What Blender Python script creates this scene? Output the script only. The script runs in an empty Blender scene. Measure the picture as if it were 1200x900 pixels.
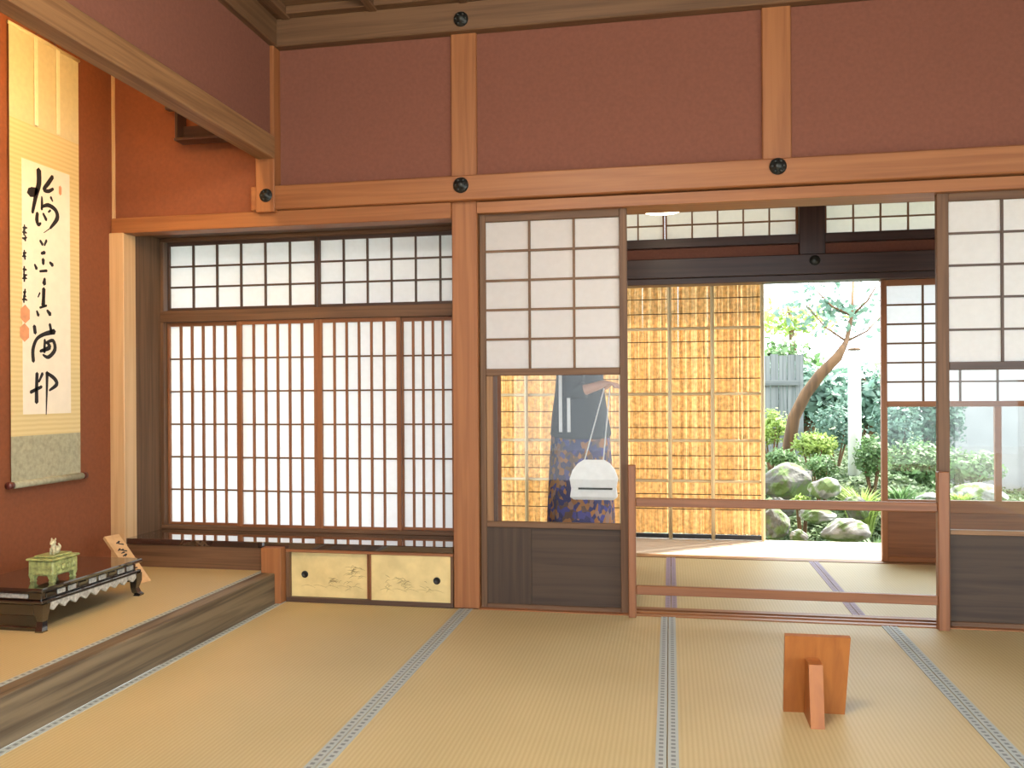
import bpy, bmesh, math, random
from mathutils import Vector, Matrix

# ------------------------------------------------------------------ camera, sky, sun, exposure
F, H, YAW, ROLL = 994.0, 0.977, math.atan(185 / 994.0), 0.0061
sc = bpy.context.scene
C = sc.collection
cam = bpy.data.cameras.new('camera')
cam.sensor_width = 36.0
cam.lens = F / 1200 * 36
cam.shift_y = 13 / 1200
cam.clip_start = 0.02
cam_o = bpy.data.objects.new('camera', cam)
C.objects.link(cam_o)
cam_o.matrix_world = (Matrix.Translation((0, 0, H)) @ Matrix.Rotation(YAW, 4, 'Z')
                      @ Matrix.Rotation(math.pi / 2, 4, 'X') @ Matrix.Rotation(-ROLL, 4, 'Z'))
sc.camera = cam_o

world = bpy.data.worlds.new('sky')
sc.world = world
world.use_nodes = True
bg = world.node_tree.nodes['Background']
bg.inputs['Color'].default_value = (0.86, 0.95, 1.0, 1)
bg.inputs['Strength'].default_value = 4.2

sun = bpy.data.lights.new('sun', 'SUN')
sun.energy = 13.0
sun.angle = 0.03
sun.color = (1.0, 0.93, 0.82)
sun_o = bpy.data.objects.new('sun', sun)
C.objects.link(sun_o)
sun_o.rotation_euler = Vector((-0.55, -0.43, -1.0)).to_track_quat('-Z', 'Y').to_euler()

vs = sc.view_settings
vs.view_transform = 'Standard'
vs.look = 'None'
vs.gamma = 1.0
vs.use_curve_mapping = False
vs.exposure = 0.68

R = random.Random(7)


# ------------------------------------------------------------------ pixel -> place
def ray(u, v):
    x, y = u - 600, v - 463
    x, y = x - ROLL * y, y + ROLL * x
    a, b = x / F, -y / F
    c, s = math.cos(YAW), math.sin(YAW)
    return a * c - s, a * s + c, b


def P(u, v, X=None, Y=None, Z=None):
    d = ray(u, v)
    t = Y / d[1] if Y is not None else X / d[0] if X is not None else (Z - H) / d[2]
    return Vector((d[0] * t, d[1] * t, H + d[2] * t))


# ------------------------------------------------------------------ materials
MATS = {}


def new_mat(key):
    m = bpy.data.materials.new(key)
    m.use_nodes = True
    nt = m.node_tree
    nt.nodes.clear()
    out = nt.nodes.new('ShaderNodeOutputMaterial')
    return m, nt, out


def N(nt, t, **kw):
    n = nt.nodes.new(t)
    for k, v in kw.items():
        if k in n.inputs:
            n.inputs[k].default_value = v
        else:
            setattr(n, k, v)
    return n


def ramp(nt, c0, c1, p0=0.3, p1=0.7):
    r = nt.nodes.new('ShaderNodeValToRGB')
    r.color_ramp.elements[0].color = (*c0, 1)
    r.color_ramp.elements[1].color = (*c1, 1)
    r.color_ramp.elements[0].position = p0
    r.color_ramp.elements[1].position = p1
    return r


def coords(nt, scale, rnd=True):
    tc = N(nt, 'ShaderNodeTexCoord')
    mp = N(nt, 'ShaderNodeMapping')
    mp.inputs['Scale'].default_value = scale
    L = nt.links.new
    L(tc.outputs['Object'], mp.inputs['Vector'])
    if rnd:
        oi = N(nt, 'ShaderNodeObjectInfo')
        mul = N(nt, 'ShaderNodeMath', operation='MULTIPLY')
        mul.inputs[1].default_value = 37.0
        L(oi.outputs['Random'], mul.inputs[0])
        cb = N(nt, 'ShaderNodeCombineXYZ')
        for i in range(3):
            L(mul.outputs[0], cb.inputs[i])
        L(cb.outputs[0], mp.inputs['Location'])
    return mp.outputs['Vector']


def bump(nt, h, bsdf, strength=0.2, dist=0.002):
    b = N(nt, 'ShaderNodeBump')
    b.inputs['Strength'].default_value = strength
    b.inputs['Distance'].default_value = dist
    nt.links.new(h, b.inputs['Height'])
    nt.links.new(b.outputs['Normal'], bsdf.inputs['Normal'])


WOODS = {  # light, dark, roughness, grain scale
    'hinoki': ((0.315, 0.125, 0.042), (0.235, 0.085, 0.027), 0.5, 38),
    'cedar': ((0.29, 0.155, 0.068), (0.17, 0.083, 0.034), 0.55, 45),
    'umber': ((0.155, 0.080, 0.038), (0.095, 0.046, 0.021), 0.6, 50),
    'walnut': ((0.085, 0.048, 0.032), (0.05, 0.028, 0.02), 0.45, 50),
    'panel': ((0.062, 0.038, 0.023), (0.038, 0.022, 0.014), 0.65, 40),
    'brown': ((0.155, 0.083, 0.040), (0.095, 0.048, 0.022), 0.55, 42),
    'redwood': ((0.27, 0.108, 0.042), (0.18, 0.066, 0.025), 0.45, 42),
    'sooty': ((0.055, 0.028, 0.024), (0.032, 0.017, 0.015), 0.4, 45),
    'grey_plank': ((0.20, 0.15, 0.09), (0.07, 0.05, 0.03), 0.6, 34),
    'signwood': ((0.36, 0.125, 0.026), (0.28, 0.09, 0.019), 0.45, 34),
    'palewood': ((0.62, 0.42, 0.22), (0.52, 0.33, 0.16), 0.5, 36),
    'lacquer': ((0.012, 0.010, 0.009), (0.006, 0.005, 0.005), 0.12, 20),
    'desk': ((0.045, 0.024, 0.018), (0.026, 0.015, 0.012), 0.03, 30),
    'engawa': ((0.66, 0.58, 0.48), (0.52, 0.44, 0.35), 0.5, 30),
    'bamboo': ((0.62, 0.50, 0.30), (0.48, 0.36, 0.19), 0.4, 40),
    'weathered': ((0.17, 0.18, 0.18), (0.09, 0.10, 0.10), 0.8, 30),
    'bayboard': ((0.14, 0.075, 0.036), (0.085, 0.045, 0.02), 0.85, 40),
    'bark': ((0.15, 0.08, 0.035), (0.07, 0.038, 0.018), 0.9, 16),
    'palebark': ((0.62, 0.64, 0.60), (0.42, 0.44, 0.42), 0.8, 16),
}


def wood(kind, axis=2):
    key = '%s_%s' % (kind, 'xyz'[axis])
    if key in MATS:
        return MATS[key]
    li, dk, ro, g = WOODS[kind]
    m, nt, out = new_mat(key)
    s = [g, g, g]
    s[axis] = g * 0.035
    vec = coords(nt, s)
    no = N(nt, 'ShaderNodeTexNoise')
    no.inputs['Scale'].default_value = 1.0
    no.inputs['Detail'].default_value = 5.0
    no.inputs['Distortion'].default_value = 0.6
    nt.links.new(vec, no.inputs['Vector'])
    r = ramp(nt, dk, li, 0.34, 0.62)
    nt.links.new(no.outputs['Fac'], r.inputs['Fac'])
    b = N(nt, 'ShaderNodeBsdfPrincipled')
    b.inputs['Roughness'].default_value = ro
    nt.links.new(r.outputs['Color'], b.inputs['Base Color'])
    if kind in ('desk', 'lacquer'):
        b.inputs['Coat Weight'].default_value = 1.0
        b.inputs['Coat IOR'].default_value = 1.9
        b.inputs['Coat Roughness'].default_value = 0.02
    if ro > 0.2:
        bump(nt, no.outputs['Fac'], b, 0.25, 0.001)
    nt.links.new(b.outputs[0], out.inputs['Surface'])
    MATS[key] = m
    return m


def simple(key, col, ro=0.6, var=0.12, scale=30, metal=0.0, bmp=0.0, transl=0.0, emit=None):
    """noise-toned principled, optionally mixed with translucency"""
    if key in MATS:
        return MATS[key]
    m, nt, out = new_mat(key)
    vec = coords(nt, (scale,) * 3)
    no = N(nt, 'ShaderNodeTexNoise')
    no.inputs['Scale'].default_value = 1.0
    no.inputs['Detail'].default_value = 4.0
    nt.links.new(vec, no.inputs['Vector'])
    r = ramp(nt, [c * (1 - var) for c in col], [min(1, c * (1 + var)) for c in col], 0.3, 0.7)
    nt.links.new(no.outputs['Fac'], r.inputs['Fac'])
    b = N(nt, 'ShaderNodeBsdfPrincipled')
    b.inputs['Roughness'].default_value = ro
    b.inputs['Metallic'].default_value = metal
    nt.links.new(r.outputs['Color'], b.inputs['Base Color'])
    if bmp:
        bump(nt, no.outputs['Fac'], b, bmp, 0.004)
    if emit:
        b.inputs['Emission Color'].default_value = (*emit[0], 1)
        b.inputs['Emission Strength'].default_value = emit[1]
    sh = b.outputs[0]
    if transl:
        t = N(nt, 'ShaderNodeBsdfTranslucent')
        nt.links.new(r.outputs['Color'], t.inputs['Color'])
        mx = N(nt, 'ShaderNodeMixShader')
        mx.inputs[0].default_value = transl
        nt.links.new(sh, mx.inputs[1])
        nt.links.new(t.outputs[0], mx.inputs[2])
        sh = mx.outputs[0]
    nt.links.new(sh, out.inputs['Surface'])
    MATS[key] = m
    return m


def tatami_mat_material():
    m, nt, out = new_mat('rush_weave')
    tc = N(nt, 'ShaderNodeTexCoord')
    L = nt.links.new
    w1 = N(nt, 'ShaderNodeTexWave', wave_type='BANDS', bands_direction='X')
    w1.inputs['Scale'].default_value = 22.0
    w1.inputs['Distortion'].default_value = 0.3
    w2 = N(nt, 'ShaderNodeTexWave', wave_type='BANDS', bands_direction='Y')
    w2.inputs['Scale'].default_value = 60.0
    w2.inputs['Distortion'].default_value = 0.6
    L(tc.outputs['Object'], w1.inputs['Vector'])
    L(tc.outputs['Object'], w2.inputs['Vector'])
    mx = N(nt, 'ShaderNodeMath', operation='MULTIPLY')
    L(w1.outputs['Fac'], mx.inputs[0])
    L(w2.outputs['Fac'], mx.inputs[1])
    no = N(nt, 'ShaderNodeTexNoise')
    no.inputs['Scale'].default_value = 1.6
    no.inputs['Detail'].default_value = 3
    L(tc.outputs['Object'], no.inputs['Vector'])
    r1 = ramp(nt, (0.445, 0.355, 0.185), (0.535, 0.44, 0.245), 0.0, 0.8)
    L(mx.outputs[0], r1.inputs['Fac'])
    r2 = ramp(nt, (0.93, 0.93, 0.9), (1.05, 1.05, 1.05), 0.3, 0.7)
    L(no.outputs['Fac'], r2.inputs['Fac'])
    mc = N(nt, 'ShaderNodeMix', data_type='RGBA', blend_type='MULTIPLY')
    mc.inputs[0].default_value = 1.0
    L(r1.outputs['Color'], mc.inputs[6])
    L(r2.outputs['Color'], mc.inputs[7])
    b = N(nt, 'ShaderNodeBsdfPrincipled')
    b.inputs['Roughness'].default_value = 0.55
    L(mc.outputs[2], b.inputs['Base Color'])
    bump(nt, mx.outputs[0], b, 0.3, 0.0015)
    L(b.outputs[0], out.inputs['Surface'])
    MATS['rush'] = m
    return m


def border_material(key, base, dot):
    """woven cloth border: rows of small dark crests between two plain edges"""
    m, nt, out = new_mat(key)
    tc = N(nt, 'ShaderNodeTexCoord')
    L = nt.links.new
    w = N(nt, 'ShaderNodeTexWave', wave_type='BANDS', bands_direction='Y')
    w.inputs['Scale'].default_value = 12.0
    L(tc.outputs['Object'], w.inputs['Vector'])
    sep = N(nt, 'ShaderNodeSeparateXYZ')
    L(tc.outputs['Object'], sep.inputs[0])
    ab = N(nt, 'ShaderNodeMath', operation='ABSOLUTE')
    L(sep.outputs['X'], ab.inputs[0])
    lt = N(nt, 'ShaderNodeMath', operation='LESS_THAN')
    lt.inputs[1].default_value = 0.006
    L(ab.outputs[0], lt.inputs[0])
    gt = N(nt, 'ShaderNodeMath', operation='GREATER_THAN')
    gt.inputs[1].default_value = 0.5
    L(w.outputs['Fac'], gt.inputs[0])
    mu = N(nt, 'ShaderNodeMath', operation='MULTIPLY')
    L(lt.outputs[0], mu.inputs[0])
    L(gt.outputs[0], mu.inputs[1])
    mc = N(nt, 'ShaderNodeMix', data_type='RGBA')
    mc.inputs[6].default_value = (*base, 1)
    mc.inputs[7].default_value = (*dot, 1)
    L(mu.outputs[0], mc.inputs[0])
    b = N(nt, 'ShaderNodeBsdfPrincipled')
    b.inputs['Roughness'].default_value = 0.7
    L(mc.outputs[2], b.inputs['Base Color'])
    L(b.outputs[0], out.inputs['Surface'])
    MATS[key] = m
    return m


def paper_material(key, col, tr=0.55):
    m, nt, out = new_mat(key)
    vec = coords(nt, (14, 14, 14))
    no = N(nt, 'ShaderNodeTexNoise')
    no.inputs['Scale'].default_value = 3.0
    no.inputs['Detail'].default_value = 6.0
    nt.links.new(vec, no.inputs['Vector'])
    r = ramp(nt, [c * 0.96 for c in col], col, 0.3, 0.7)
    nt.links.new(no.outputs['Fac'], r.inputs['Fac'])
    d = N(nt, 'ShaderNodeBsdfDiffuse')
    t = N(nt, 'ShaderNodeBsdfTranslucent')
    mx = N(nt, 'ShaderNodeMixShader')
    mx.inputs[0].default_value = tr
    nt.links.new(r.outputs['Color'], d.inputs['Color'])
    nt.links.new(r.outputs['Color'], t.inputs['Color'])
    nt.links.new(d.outputs[0], mx.inputs[1])
    nt.links.new(t.outputs[0], mx.inputs[2])
    nt.links.new(mx.outputs[0], out.inputs['Surface'])
    MATS[key] = m
    return m


def glass_material():
    m, nt, out = new_mat('window_glass')
    fr = N(nt, 'ShaderNodeFresnel')
    fr.inputs['IOR'].default_value = 1.45
    tr = N(nt, 'ShaderNodeBsdfTransparent')
    tr.inputs['Color'].default_value = (0.94, 0.97, 0.96, 1)
    gl = N(nt, 'ShaderNodeBsdfGlossy')
    gl.inputs['Roughness'].default_value = 0.02
    mx = N(nt, 'ShaderNodeMixShader')
    nt.links.new(fr.outputs[0], mx.inputs[0])
    nt.links.new(tr.outputs[0], mx.inputs[1])
    nt.links.new(gl.outputs[0], mx.inputs[2])
    nt.links.new(mx.outputs[0], out.inputs['Surface'])
    MATS['glass'] = m
    return m


def floral_material():
    m, nt, out = new_mat('floral_cloth')
    vec = coords(nt, (42, 42, 34), False)
    vo = N(nt, 'ShaderNodeTexVoronoi')
    vo.inputs['Scale'].default_value = 1.0
    nt.links.new(vec, vo.inputs['Vector'])
    sp = N(nt, 'ShaderNodeSeparateColor')
    nt.links.new(vo.outputs['Color'], sp.inputs[0])
    r = nt.nodes.new('ShaderNodeValToRGB')
    r.color_ramp.interpolation = 'CONSTANT'
    el = r.color_ramp.elements
    el[0].position, el[0].color = 0.0, (0.035, 0.035, 0.14, 1)
    el[1].position, el[1].color = 0.32, (0.36, 0.15, 0.05, 1)
    for p, c in ((0.55, (0.30, 0.17, 0.14)), (0.72, (0.06, 0.06, 0.26)), (0.84, (0.12, 0.07, 0.06))):
        e = el.new(p)
        e.color = (*c, 1)
    nt.links.new(sp.outputs[0], r.inputs['Fac'])
    b = N(nt, 'ShaderNodeBsdfPrincipled')
    b.inputs['Roughness'].default_value = 0.8
    nt.links.new(r.outputs['Color'], b.inputs['Base Color'])
    nt.links.new(b.outputs[0], out.inputs['Surface'])
    MATS['floral'] = m
    return m


def brocade_material():
    m, nt, out = new_mat('gold_brocade')
    tc = N(nt, 'ShaderNodeTexCoord')
    w = N(nt, 'ShaderNodeTexWave', wave_type='BANDS', bands_direction='Z')
    w.inputs['Scale'].default_value = 15.0
    w.inputs['Distortion'].default_value = 1.0
    w.inputs['Detail'].default_value = 2.0
    nt.links.new(tc.outputs['Object'], w.inputs['Vector'])
    r = ramp(nt, (0.62, 0.51, 0.25), (0.69, 0.58, 0.30), 0.1, 0.8)
    nt.links.new(w.outputs['Fac'], r.inputs['Fac'])
    b = N(nt, 'ShaderNodeBsdfPrincipled')
    b.inputs['Roughness'].default_value = 0.55
    nt.links.new(r.outputs['Color'], b.inputs['Base Color'])
    nt.links.new(b.outputs[0], out.inputs['Surface'])
    MATS['brocade'] = m
    return m


tatami_mat_material()
border_material('border', (0.36, 0.41, 0.41), (0.17, 0.19, 0.20))
border_material('border_violet', (0.30, 0.24, 0.30), (0.20, 0.15, 0.21))
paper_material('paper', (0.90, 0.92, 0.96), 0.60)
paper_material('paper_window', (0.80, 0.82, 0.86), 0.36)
paper_material('paper_cream', (0.84, 0.80, 0.68), 0.5)
glass_material()
floral_material()
brocade_material()
M = MATS
simple('plaster', (0.180, 0.067, 0.042), 0.9, 0.08, 60, bmp=0.35)
simple('plaster_lamplit', (0.215, 0.068, 0.026), 0.9, 0.08, 60, bmp=0.35)  # same plaster, with some of the lamp's orange glow put into the colour
simple('iron', (0.03, 0.034, 0.033), 0.4, 0.3, 60, 0.6, 0.2)
simple('black', (0.01, 0.01, 0.01), 0.5)
simple('ink', (0.012, 0.011, 0.012), 0.7)
simple('ink_grey', (0.06, 0.055, 0.055), 0.8)
simple('ink_wash', (0.36, 0.29, 0.14), 0.8, 0.3, 80)
simple('seal', (0.62, 0.30, 0.16), 0.8)
simple('scroll_paper', (0.80, 0.76, 0.64), 0.8, 0.03, 25)
simple('scroll_cream', (0.64, 0.58, 0.36), 0.7, 0.05, 40)
simple('scroll_strip', (0.82, 0.76, 0.54), 0.6, 0.05, 40)
simple('scroll_green', (0.36, 0.36, 0.25), 0.7, 0.18, 55)
simple('knob_red', (0.10, 0.025, 0.02), 0.3)
simple('gold_leaf', (0.66, 0.53, 0.25), 0.5, 0.12, 14)
simple('celadon', (0.30, 0.34, 0.13), 0.3, 0.45, 70, bmp=0.5)
simple('ivory', (0.50, 0.47, 0.30), 0.35, 0.3, 90)
simple('ash_grey', (0.42, 0.42, 0.38), 0.35, 0.4, 90)
def mossy(key, col):
    m = simple(key, col, 0.9, 0.5, 11, bmp=0.9)
    nt = m.node_tree
    b = next(n for n in nt.nodes if n.type == 'BSDF_PRINCIPLED')
    src = b.inputs['Base Color'].links[0].from_socket
    vec = coords(nt, (7, 7, 7))
    no = N(nt, 'ShaderNodeTexNoise')
    no.inputs['Detail'].default_value = 6
    no.inputs['Scale'].default_value = 1.3
    nt.links.new(vec, no.inputs['Vector'])
    rp = ramp(nt, (0, 0, 0), (1, 1, 1), 0.47, 0.56)
    nt.links.new(no.outputs['Fac'], rp.inputs['Fac'])
    mc = N(nt, 'ShaderNodeMix', data_type='RGBA')
    mc.inputs[7].default_value = (0.10, 0.15, 0.05, 1)
    nt.links.new(rp.outputs['Color'], mc.inputs[0])
    nt.links.new(src, mc.inputs[6])
    nt.links.new(mc.outputs[2], b.inputs['Base Color'])


mossy('rock', (0.26, 0.26, 0.25))
mossy('rock_dark', (0.11, 0.11, 0.10))
simple('moss', (0.085, 0.12, 0.045), 0.95, 0.4, 12, bmp=0.8)
simple('soil', (0.30, 0.26, 0.20), 0.95, 0.3, 8, bmp=0.6)
simple('gravel', (0.50, 0.48, 0.45), 0.95, 0.25, 60, bmp=0.6)
simple('leaf_green', (0.11, 0.20, 0.075), 0.6, 0.35, 6, transl=0.35)
simple('leaf_dark', (0.055, 0.12, 0.075), 0.6, 0.35, 6, transl=0.3)
simple('leaf_cover', (0.10, 0.15, 0.07), 0.7, 0.6, 4, transl=0.3)
simple('leaf_teal', (0.12, 0.21, 0.16), 0.6, 0.35, 6, transl=0.3)
simple('leaf_lime', (0.26, 0.36, 0.09), 0.6, 0.3, 6, transl=0.4)
simple('reed', (0.74, 0.53, 0.27), 0.6, 0.28, 40, transl=0.5)
simple('cord_dark', (0.07, 0.05, 0.03), 0.9)
simple('skin', (0.62, 0.36, 0.27), 0.5, 0.05)
simple('jacket', (0.045, 0.052, 0.06), 0.85, 0.15, 50)
simple('hair', (0.03, 0.024, 0.02), 0.5, 0.3, 60)
simple('white_cloth', (0.80, 0.80, 0.82), 0.8, 0.05)
simple('grey_wall', (0.20, 0.19, 0.195), 0.9, 0.1, 5)
simple('roof_tile', (0.10, 0.10, 0.11), 0.7)
simple('lamp_glow', (0.9, 0.85, 0.75), 0.6, emit=((1.0, 0.80, 0.55), 9.0))
simple('toko_glow', (0.9, 0.7, 0.4), 0.6, emit=((1.0, 0.62, 0.24), 110.0))
simple('added_lamp_glow', (0.9, 0.8, 0.7), 0.6, emit=((1.0, 0.88, 0.72), 42.0))
simple('lip', (0.45, 0.17, 0.14), 0.5)
simple('eye', (0.02, 0.015, 0.012), 0.2)


# ------------------------------------------------------------------ objects
def wloc(o):
    v = Vector((0, 0, 0))
    while o:
        v += o.location
        o = o.parent
    return v


def tag(o, label=None, cat=None, group=None, kind=None):
    if label: o['label'] = label
    if cat: o['category'] = cat
    if group: o['group'] = group
    if kind: o['kind'] = kind
    return o


def empty(name, loc=(0, 0, 0), label=None, cat=None, group=None, kind=None):
    o = bpy.data.objects.new(name, None)
    o.empty_display_size = 0.1
    C.objects.link(o)
    o.location = loc
    return tag(o, label, cat, group, kind)


def link(name, me, loc, parent=None):
    o = bpy.data.objects.new(name, me)
    C.objects.link(o)
    if parent:
        o.parent = parent
        o.location = Vector(loc) - wloc(parent)
    else:
        o.location = loc
    return o


BOXES = {}


def box(name, x0, x1, y0, y1, z0, z1, mat, parent=None, bev=0.0):
    """box with optional chamfer; mat = wood kind (grain runs along the longest side) or material key"""
    s = (abs(x1 - x0), abs(y1 - y0), abs(z1 - z0))
    if mat in WOODS:
        ma = wood(mat, s.index(max(s)))
    else:
        ma = M[mat]
    key = (round(s[0], 4), round(s[1], 4), round(s[2], 4), ma.name, bev)
    me = BOXES.get(key)
    if me is None:
        bm = bmesh.new()
        bmesh.ops.create_cube(bm, size=1.0)
        bmesh.ops.scale(bm, vec=s, verts=bm.verts)
        if bev:
            bmesh.ops.bevel(bm, geom=bm.edges[:], offset=bev, segments=1, affect='EDGES')
        me = bpy.data.meshes.new(name)
        bm.to_mesh(me)
        bm.free()
        me.materials.append(ma)
        BOXES[key] = me
    return link(name, me, ((x0 + x1) / 2, (y0 + y1) / 2, (z0 + z1) / 2), parent)


QUADS = {}


def pane(name, x0, x1, y, z0, z1, mat, parent):
    """upright sheet facing the room"""
    key = (round(x1 - x0, 4), round(z1 - z0, 4), mat)
    me = QUADS.get(key)
    if me is None:
        a, b = (x1 - x0) / 2, (z1 - z0) / 2
        me = bpy.data.meshes.new(name)
        me.from_pydata([(-a, 0, -b), (a, 0, -b), (a, 0, b), (-a, 0, b)], [], [(0, 1, 2, 3)])
        me.materials.append(M[mat])
        QUADS[key] = me
    return link(name, me, ((x0 + x1) / 2, y, (z0 + z1) / 2), parent)


class MB:
    def __init__(self):
        self.v, self.f, self.sm = [], [], False

    def add(self, vs_, fs):
        n = len(self.v)
        self.v += [tuple(p) for p in vs_]
        self.f += [tuple(i + n for i in q) for q in fs]

    def box(self, x0, x1, y0, y1, z0, z1):
        self.add([(x, y, z) for x in (x0, x1) for y in (y0, y1) for z in (z0, z1)],
                 [(0, 1, 3, 2), (4, 6, 7, 5), (0, 4, 5, 1), (2, 3, 7, 6), (0, 2, 6, 4), (1, 5, 7, 3)])

    def tube(self, pts, rad, seg=8, cap=True):
        pts = [Vector(p) for p in pts]
        if not hasattr(rad, '__len__'):
            rad = [rad] * len(pts)
        rings, a = [], None
        for i, p in enumerate(pts):
            d = (pts[min(i + 1, len(pts) - 1)] - pts[max(i - 1, 0)]).normalized()
            if a is None:
                a = d.cross(Vector((0, 0, 1)) if abs(d.z) < 0.9 else Vector((1, 0, 0))).normalized()
            else:
                a = (a - d * a.dot(d)).normalized()
            b = d.cross(a).normalized()
            rings.append([p + (a * math.cos(2 * math.pi * k / seg) + b * math.sin(2 * math.pi * k / seg)) * rad[i] for k in range(seg)])
        self.rings(rings, cap)

    def rings(self, rings, cap=True):
        n, s = len(rings), len(rings[0])
        fs = [(i * s + k, i * s + (k + 1) % s, (i + 1) * s + (k + 1) % s, (i + 1) * s + k) for i in range(n - 1) for k in range(s)]
        if cap:
            fs += [tuple(range(s))[::-1], tuple((n - 1) * s + k for k in range(s))]
        self.add([p for r in rings for p in r], fs)

    def lathe(self, c, prof, seg=20, axis=2):
        rings = []
        for r, h in prof:
            ring = []
            for k in range(seg):
                a = 2 * math.pi * k / seg
                q = [r * math.cos(a), r * math.sin(a)]
                q.insert(axis, h)
                ring.append(Vector(c) + Vector(q))
            rings.append(ring)
        self.rings(rings)

    def prism(self, pts, d):
        """closed polygon pts (3d) extruded by vector d"""
        n = len(pts)
        d = Vector(d)
        self.add([Vector(p) for p in pts] + [Vector(p) + d for p in pts],
                 [tuple(range(n))[::-1], tuple(range(n, 2 * n))] + [(i, (i + 1) % n, n + (i + 1) % n, n + i) for i in range(n)])

    def build(self, name, mat, parent=None, smooth=False, origin=None):
        lo = [min(p[i] for p in self.v) for i in range(3)]
        hi = [max(p[i] for p in self.v) for i in range(3)]
        c = Vector(origin) if origin else Vector([(a + b) / 2 for a, b in zip(lo, hi)])
        me = bpy.data.meshes.new(name)
        me.from_pydata([tuple(Vector(p) - c) for p in self.v], [], self.f)
        bm = bmesh.new()
        bm.from_mesh(me)
        bmesh.ops.recalc_face_normals(bm, faces=bm.faces[:])
        bm.to_mesh(me)
        bm.free()
        if smooth:
            for p in me.polygons:
                p.use_smooth = True
        if mat in WOODS:
            s = [b - a for a, b in zip(lo, hi)]
            me.materials.append(wood(mat, s.index(max(s))))
        else:
            me.materials.append(M[mat])
        return link(name, me, c, parent)


def tube(name, pts, rad, mat, parent=None, seg=8, smooth=True):
    b = MB()
    b.tube(pts, rad, seg)
    return b.build(name, mat, parent, smooth)


# ================================================================== THE SETTING
YW = 3.78           # front of the posts of the far side of the room
XT = -1.833         # front of the alcove step
XB = -2.725         # back wall of the alcove
X1, Y0 = 3.62, -2.0  # right side and rear of the room
ZC = 2.80

# ---- floor: mats laid side by side, each with two cloth borders
floor = empty('floor', (0.9, 1.0, 0), kind='structure')


def mat_piece(x0, x1, y0, y1, parent, bor='border', left=True, right=True, bw=0.031, z=0.0):
    t = box('tatami_mat', x0 + 0.001, x1 - 0.001, y0 + 0.001, y1 - 0.001, z - 0.05, z, 'rush', parent)
    if left: box('border', x0 + 0.002, x0 + bw, y0 + 0.001, y1 - 0.001, z - 0.002, z + 0.0022, bor, t)
    if right: box('border', x1 - bw, x1 - 0.002, y0 + 0.001, y1 - 0.001, z - 0.002, z + 0.0022, bor, t)
    return t


xs = [XT, -0.922, -0.013, 0.896, 1.805, 2.714, X1]
for a, b in zip(xs[:-1], xs[1:]):
    mat_piece(a, b, 1.95, YW - 0.005, floor)
    mat_piece(a, b, 0.12, 1.95, floor)
    mat_piece(a, b, -2.0, 0.12, floor)
box('subfloor', XT - 0.02, X1, Y0, YW + 0.1, -0.12, -0.055, 'umber', floor)

sill = empty('trim_1', (0.6, 3.85, 0), kind='structure')
for y0, y1 in ((3.776, 3.806), (3.838, 3.858), (3.89, 3.93)):
    box('sill_strip', -0.861, X1, y0, y1, -0.05, 0.004, 'hinoki', sill)
box('sill_groove', -0.861, X1, 3.776, 3.93, -0.05, -0.004, 'hinoki', sill)

corr = empty('floor_corridor', (0.8, 4.5, 0), kind='structure')
for a, b in ((-1.05, -0.90), (-0.90, 0.0), (0.0, 0.812), (0.812, 1.71), (1.71, 2.6), (2.6, X1)):
    mat_piece(a, b, 3.93, 5.15, corr, 'border_violet', bw=0.027)
box('subfloor', -1.05, X1, 3.93, 5.90, -0.14, -0.055, 'umber', corr)
box('threshold', -1.05, X1, 5.15, 5.255, -0.05, 0.003, 'cedar', corr, 0.002)
y = 5.26
while y < 5.88:
    box('plank', -1.05, X1, y, y + 0.102, -0.05, -0.004, 'engawa', corr, 0.002)
    y += 0.106
for x in (-0.9, 0.9, 2.7):
    box('foundation_post', x - 0.05, x + 0.05, 5.78, 5.88, -0.5, -0.14, 'umber', corr)

# ---- ceiling: boards on battens
ceil = empty('ceiling', (0.9, 1.0, ZC), kind='structure')
nb = 14
for i in range(nb):
    y0 = Y0 + (YW + 0.05 - Y0) * i / nb
    box('ceiling_board', -1.95, X1, y0 + 0.001, y0 + (YW + 0.05 - Y0) / nb - 0.001, ZC, ZC + 0.02, 'brown', ceil)
x = -1.77
while x < X1:
    box('batten', x - 0.02, x + 0.02, Y0, YW + 0.02, ZC - 0.045, ZC, 'umber', ceil, 0.003)
    x += 0.43

# ---- far wall
wb = empty('wall_back', (0.5, YW, 0), kind='structure')
ZN0, ZN1, ZT = 1.862, 1.975, 2.633
# plaster fields between the posts above the long rail
for a, b in ((-1.83, -0.981), (-0.861, 0.397), (0.517, 1.75), (1.87, X1)):
    box('plaster_panel', a, b, 3.80, 3.86, 1.86, ZT + 0.02, 'plaster', wb)
box('plaster_panel', XB, -1.92, 3.80, 3.86, 1.85, 2.9, 'plaster_lamplit', wb)         # alcove side, above the bay
box('post', -0.981, -0.861, YW, 3.90, 0.0, ZC, 'hinoki', wb, 0.004)
box('post', 0.397, 0.517, YW, 3.88, ZN0, ZT + 0.02, 'hinoki', wb, 0.004)
box('post', 1.75, 1.87, YW, 3.88, ZN0, ZT + 0.02, 'hinoki', wb, 0.004)
box('hanging_post', -1.925, -1.83, 3.73, 3.84, 1.85, ZC, 'hinoki', wb, 0.004)
box('long_rail', -1.955, X1, 3.738, 3.80, ZN0, ZN1, 'hinoki', wb, 0.005)
box('upper_rail', -1.84, X1, 3.742, 3.80, ZT, ZT + 0.13, 'brown', wb, 0.005)
box('ceiling_rail', -1.84, X1, 3.70, 3.80, ZT + 0.13, ZC, 'brown', wb, 0.003)
box('door_head', -0.861, X1, 3.772, 3.94, 1.806, 1.858, 'hinoki', wb, 0.002)
box('bay_head', XB + 0.01, -0.981, 3.765, 3.86, 1.788, 1.863, 'hinoki', wb, 0.003)
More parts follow.
